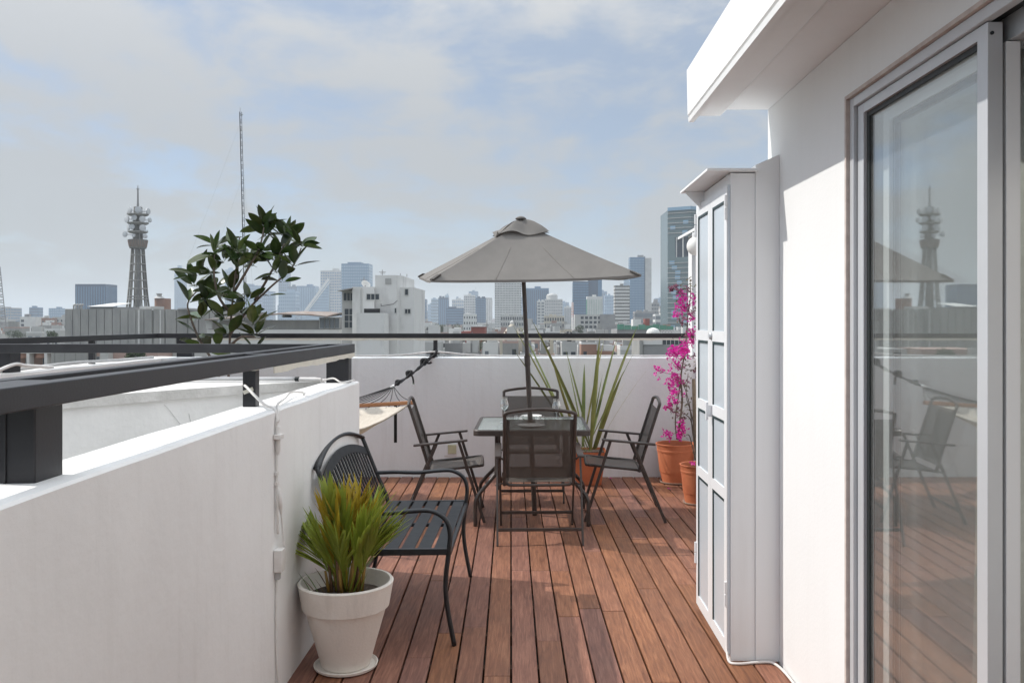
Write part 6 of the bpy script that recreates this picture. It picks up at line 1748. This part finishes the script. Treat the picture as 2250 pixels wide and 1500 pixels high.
# --- the carpet of low buildings
ctones = ['white','white','white','pale','pale','pale','pale','conc','conc','cream','grey','white','rose','pale','white','conc','grey','brick']
words = {'white':'white','pale':'pale grey','cream':'cream','grey':'dark grey','rose':'dusty pink','brick':'brick brown','conc':'concrete grey','ochre':'ochre'}
rcity = random.Random(99)
LAND = [(-60,40,'below the lattice tower'),(40,100,'below the small blue blocks'),(100,160,'left of the concrete hall'),(880,940,'by the white stepped building'),(940,1010,'below the slim dark blue tower'),
        (1010,1085,'below the white slabs'),(1085,1150,'below the dotted hotel tower'),(1150,1245,'right of the parasol pole'),(1245,1330,'below the big dark blue tower'),(1330,1385,'below the striped office block'),(1385,1450,'below the twin tower'),(1450,1600,'below the tall glass skyscraper')]
made = []
def low_building(px, d, wpx, ytop, tone, detail, sector):
    x0, x1 = PX(px,d), PX(px+wpx,d); z1 = PZ(ytop,d); dp = max(6, (x1-x0)*rcity.uniform(0.7,1.3))
    mid = px + wpx/2
    where = next((w for a_, b_, w in LAND if a_ <= mid < b_), 'at the edge of the view')
    nearfar = 'near' if d < 300 else ('mid-distance' if d < 620 else 'far')
    lab = '%s %s low building %s' % (nearfar, words[tone], where)
    t = thing('low_building', lab, 'building', ((x0+x1)/2, d+dp/2, G), 'low city buildings in the haze')
    made.append((lab, mid, t))
    MB().box(x0, x1, d, d+dp, G, z1).build('wall', W_[tone], t)
    mb = MB(); w = 0.2; ph = rcity.uniform(0.3,0.9)
    mb.box(x0-0.02, x1+0.02, d-0.02, d+w, z1+0.005, z1+ph); mb.box(x0-0.02, x0+w, d+w+0.01, d+dp, z1+0.005, z1+ph); mb.box(x1-w, x1+0.02, d+w+0.01, d+dp, z1+0.005, z1+ph)
    mb.build('roof_parapet', W_[tone if rcity.random() < 0.55 else rcity.choice(('pale','white','rose'))], t)
    for q in range(rcity.choice((0,1,1,2,2,3))):
        a = rcity.uniform(x0+0.3, x0+(x1-x0)*0.7); b = min(x1-0.25, a+rcity.uniform(1.5,4.5)); hh = rcity.uniform(1.4,3.4); ya = d+0.4+dp*0.25*q
        if b > a+0.6: MB().box(a, b, ya, ya+dp*0.2, z1+0.01, z1+hh).build('roof_hut', W_[rcity.choice(ctones)], t)
    if detail:
        for q in range(rcity.choice((0,1,1,2,3))):
            a = rcity.uniform(x0+0.6, x1-0.6); mb = MB(); s_ = rcity.uniform(0.7,1.1); mb.lathe([(0.55*s_,0),(0.58*s_,1.0*s_),(0.35*s_,1.3*s_),(0.15*s_,1.4*s_)], (a,d+1.0+0.9*q,z1+rcity.uniform(0.2,1.4)), 10, capt=True); mb.build('water_tank', W_[rcity.choice(('tank','white','tin'))], t)
        for q in range(rcity.choice((0,0,1,2))):
            a = rcity.uniform(x0+0.4, x1-0.4); mb = MB(); h = rcity.uniform(1.5,5); mb.tube([(a,d+2,z1),(a,d+2,z1+h)],0.04+0.0001*d,4); mb.tube([(a-0.5,d+2,z1+h*0.8),(a+0.5,d+2,z1+h*0.8)],0.03+0.0001*d,4); mb.build('aerial', W_['steel'], t)
    # windows (a few pixels each): joined
    mb = MB(); nf = max(1, int((z1-max(G,z1-12))/2.9)); nx = max(2, int((x1-x0)/rcity.uniform(1.7,3.4)))
    fxw = rcity.uniform(0.28,0.6); hw = rcity.uniform(0.8,1.7); skip = rcity.choice((0.15,0.3,0.55,0.8)); z0_ = z1-rcity.uniform(0.7,1.6)
    for j in range(nf):
        for i in range(nx):
            if rcity.random() < skip: continue
            xa = x0+(x1-x0)*(i+0.5-fxw/2)/nx; xb = x0+(x1-x0)*(i+0.5+fxw/2)/nx; zb = z0_-2.9*j
            mb.box(xa, xb, d-0.05-0.0001*d, d-0.01, zb-hw, zb)
    if mb.v: mb.build('windows', W_[rcity.choice(('win','winlt','win'))], t, kind='stuff')
for (sx0, sx1, dmin, sector) in ((-60, 150, 240, 0), (900, 1545, 155, 1)):
    d = float(dmin)
    while d < 900:
        px = sx0 - rcity.uniform(0, 25)
        while px < sx1:
            wpx = min(34, rcity.uniform(4, 9) * (1 + d/900) * F/d)
            if d < 340: ytop = rcity.uniform(748, 784) if sector else rcity.uniform(732, 775)
            elif d < 560: ytop = rcity.uniform(722, 750) if sector else rcity.uniform(715, 740)
            else: ytop = rcity.uniform(707, 728) if sector else rcity.uniform(698, 722)
            if not (sector == 0 and d < 300):
                low_building(px, d*rcity.uniform(0.95,1.05), wpx, ytop, rcity.choice(ctones), d < 520, sector)
            px += wpx*rcity.uniform(1.0,1.45)
        d *= 1.20
rft = random.Random(44)
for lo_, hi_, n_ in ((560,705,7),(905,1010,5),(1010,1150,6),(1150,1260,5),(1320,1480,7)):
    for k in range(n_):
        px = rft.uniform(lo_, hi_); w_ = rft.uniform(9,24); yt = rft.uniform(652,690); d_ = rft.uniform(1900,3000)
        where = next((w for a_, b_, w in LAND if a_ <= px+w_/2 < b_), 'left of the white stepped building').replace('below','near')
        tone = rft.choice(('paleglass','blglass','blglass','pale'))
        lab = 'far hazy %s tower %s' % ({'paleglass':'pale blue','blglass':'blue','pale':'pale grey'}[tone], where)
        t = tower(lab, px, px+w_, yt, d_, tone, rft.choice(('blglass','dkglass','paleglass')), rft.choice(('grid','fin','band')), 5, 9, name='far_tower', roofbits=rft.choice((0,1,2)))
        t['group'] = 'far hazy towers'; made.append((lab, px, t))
cnt = {}
for lab, mid, t in made: cnt.setdefault(lab, []).append((mid, t))
for lab, lst in cnt.items():
    lst.sort(key=lambda e: e[0])
    nm = {2: ('left of the two','right of the two'), 3: ('leftmost of three','middle of three','rightmost of three'), 4: ('leftmost of four','second of four','third of four','rightmost of four'), 5: ('leftmost of five','second of five','third of five','fourth of five','rightmost of five'), 6: ('leftmost of six','second of six','third of six','fourth of six','fifth of six','rightmost of six')}.get(len(lst))
    if nm:
        for (m_, t), w in zip(lst, nm): t['label'] = lab + ', ' + w
print('low buildings', len(made))
def far_city():
    mb = MB(); rr = random.Random(5); mats = ['white','pale','cream','grey','rose','conc']
    for _ in range(3600):
        d = 1000*math.exp(rr.random()**0.8*math.log(5.0)); px = rr.uniform(-200, 1650)
        w = rr.uniform(10,34); x = PX(px,d); h = rr.choice((8,10,12,14,18,24)) + rr.uniform(-2,2)
        if rr.random() < 0.03: h += rr.uniform(10,30)
        mb.box(x, x+w, d, d+rr.uniform(10,25), G, G+h, rr.randrange(len(mats)))
    ob = mb.build('distant_city', [W_[m_] for m_ in mats]); ob['kind'] = 'stuff'
    ob['label'] = 'carpet of tiny hazy buildings filling the far city to the horizon'; ob['category'] = 'city'
far_city()

# ------------------------------------------------------------------ haze
hz = bpy.data.materials.new('city_haze'); hz.use_nodes = True
nt = hz.node_tree; nt.nodes.clear()
ho_ = nt.nodes.new('ShaderNodeOutputMaterial'); pv = nt.nodes.new('ShaderNodeVolumePrincipled')
pv.inputs['Color'].default_value = (0.74, 0.80, 0.86, 1)
pv.inputs['Density'].default_value = HAZE
pv.inputs['Anisotropy'].default_value = 0.0
nt.links.new(pv.outputs[0], ho_.inputs['Volume'])
hb = MB().box(-15000, 15000, -15000, 15000, G-1, 190).build('haze', hz)
hb['kind'] = 'stuff'; hb['label'] = 'pale blue city haze in the air'; hb['category'] = 'haze'

for ob in bpy.data.objects:
    if '_o' in ob: del ob['_o']
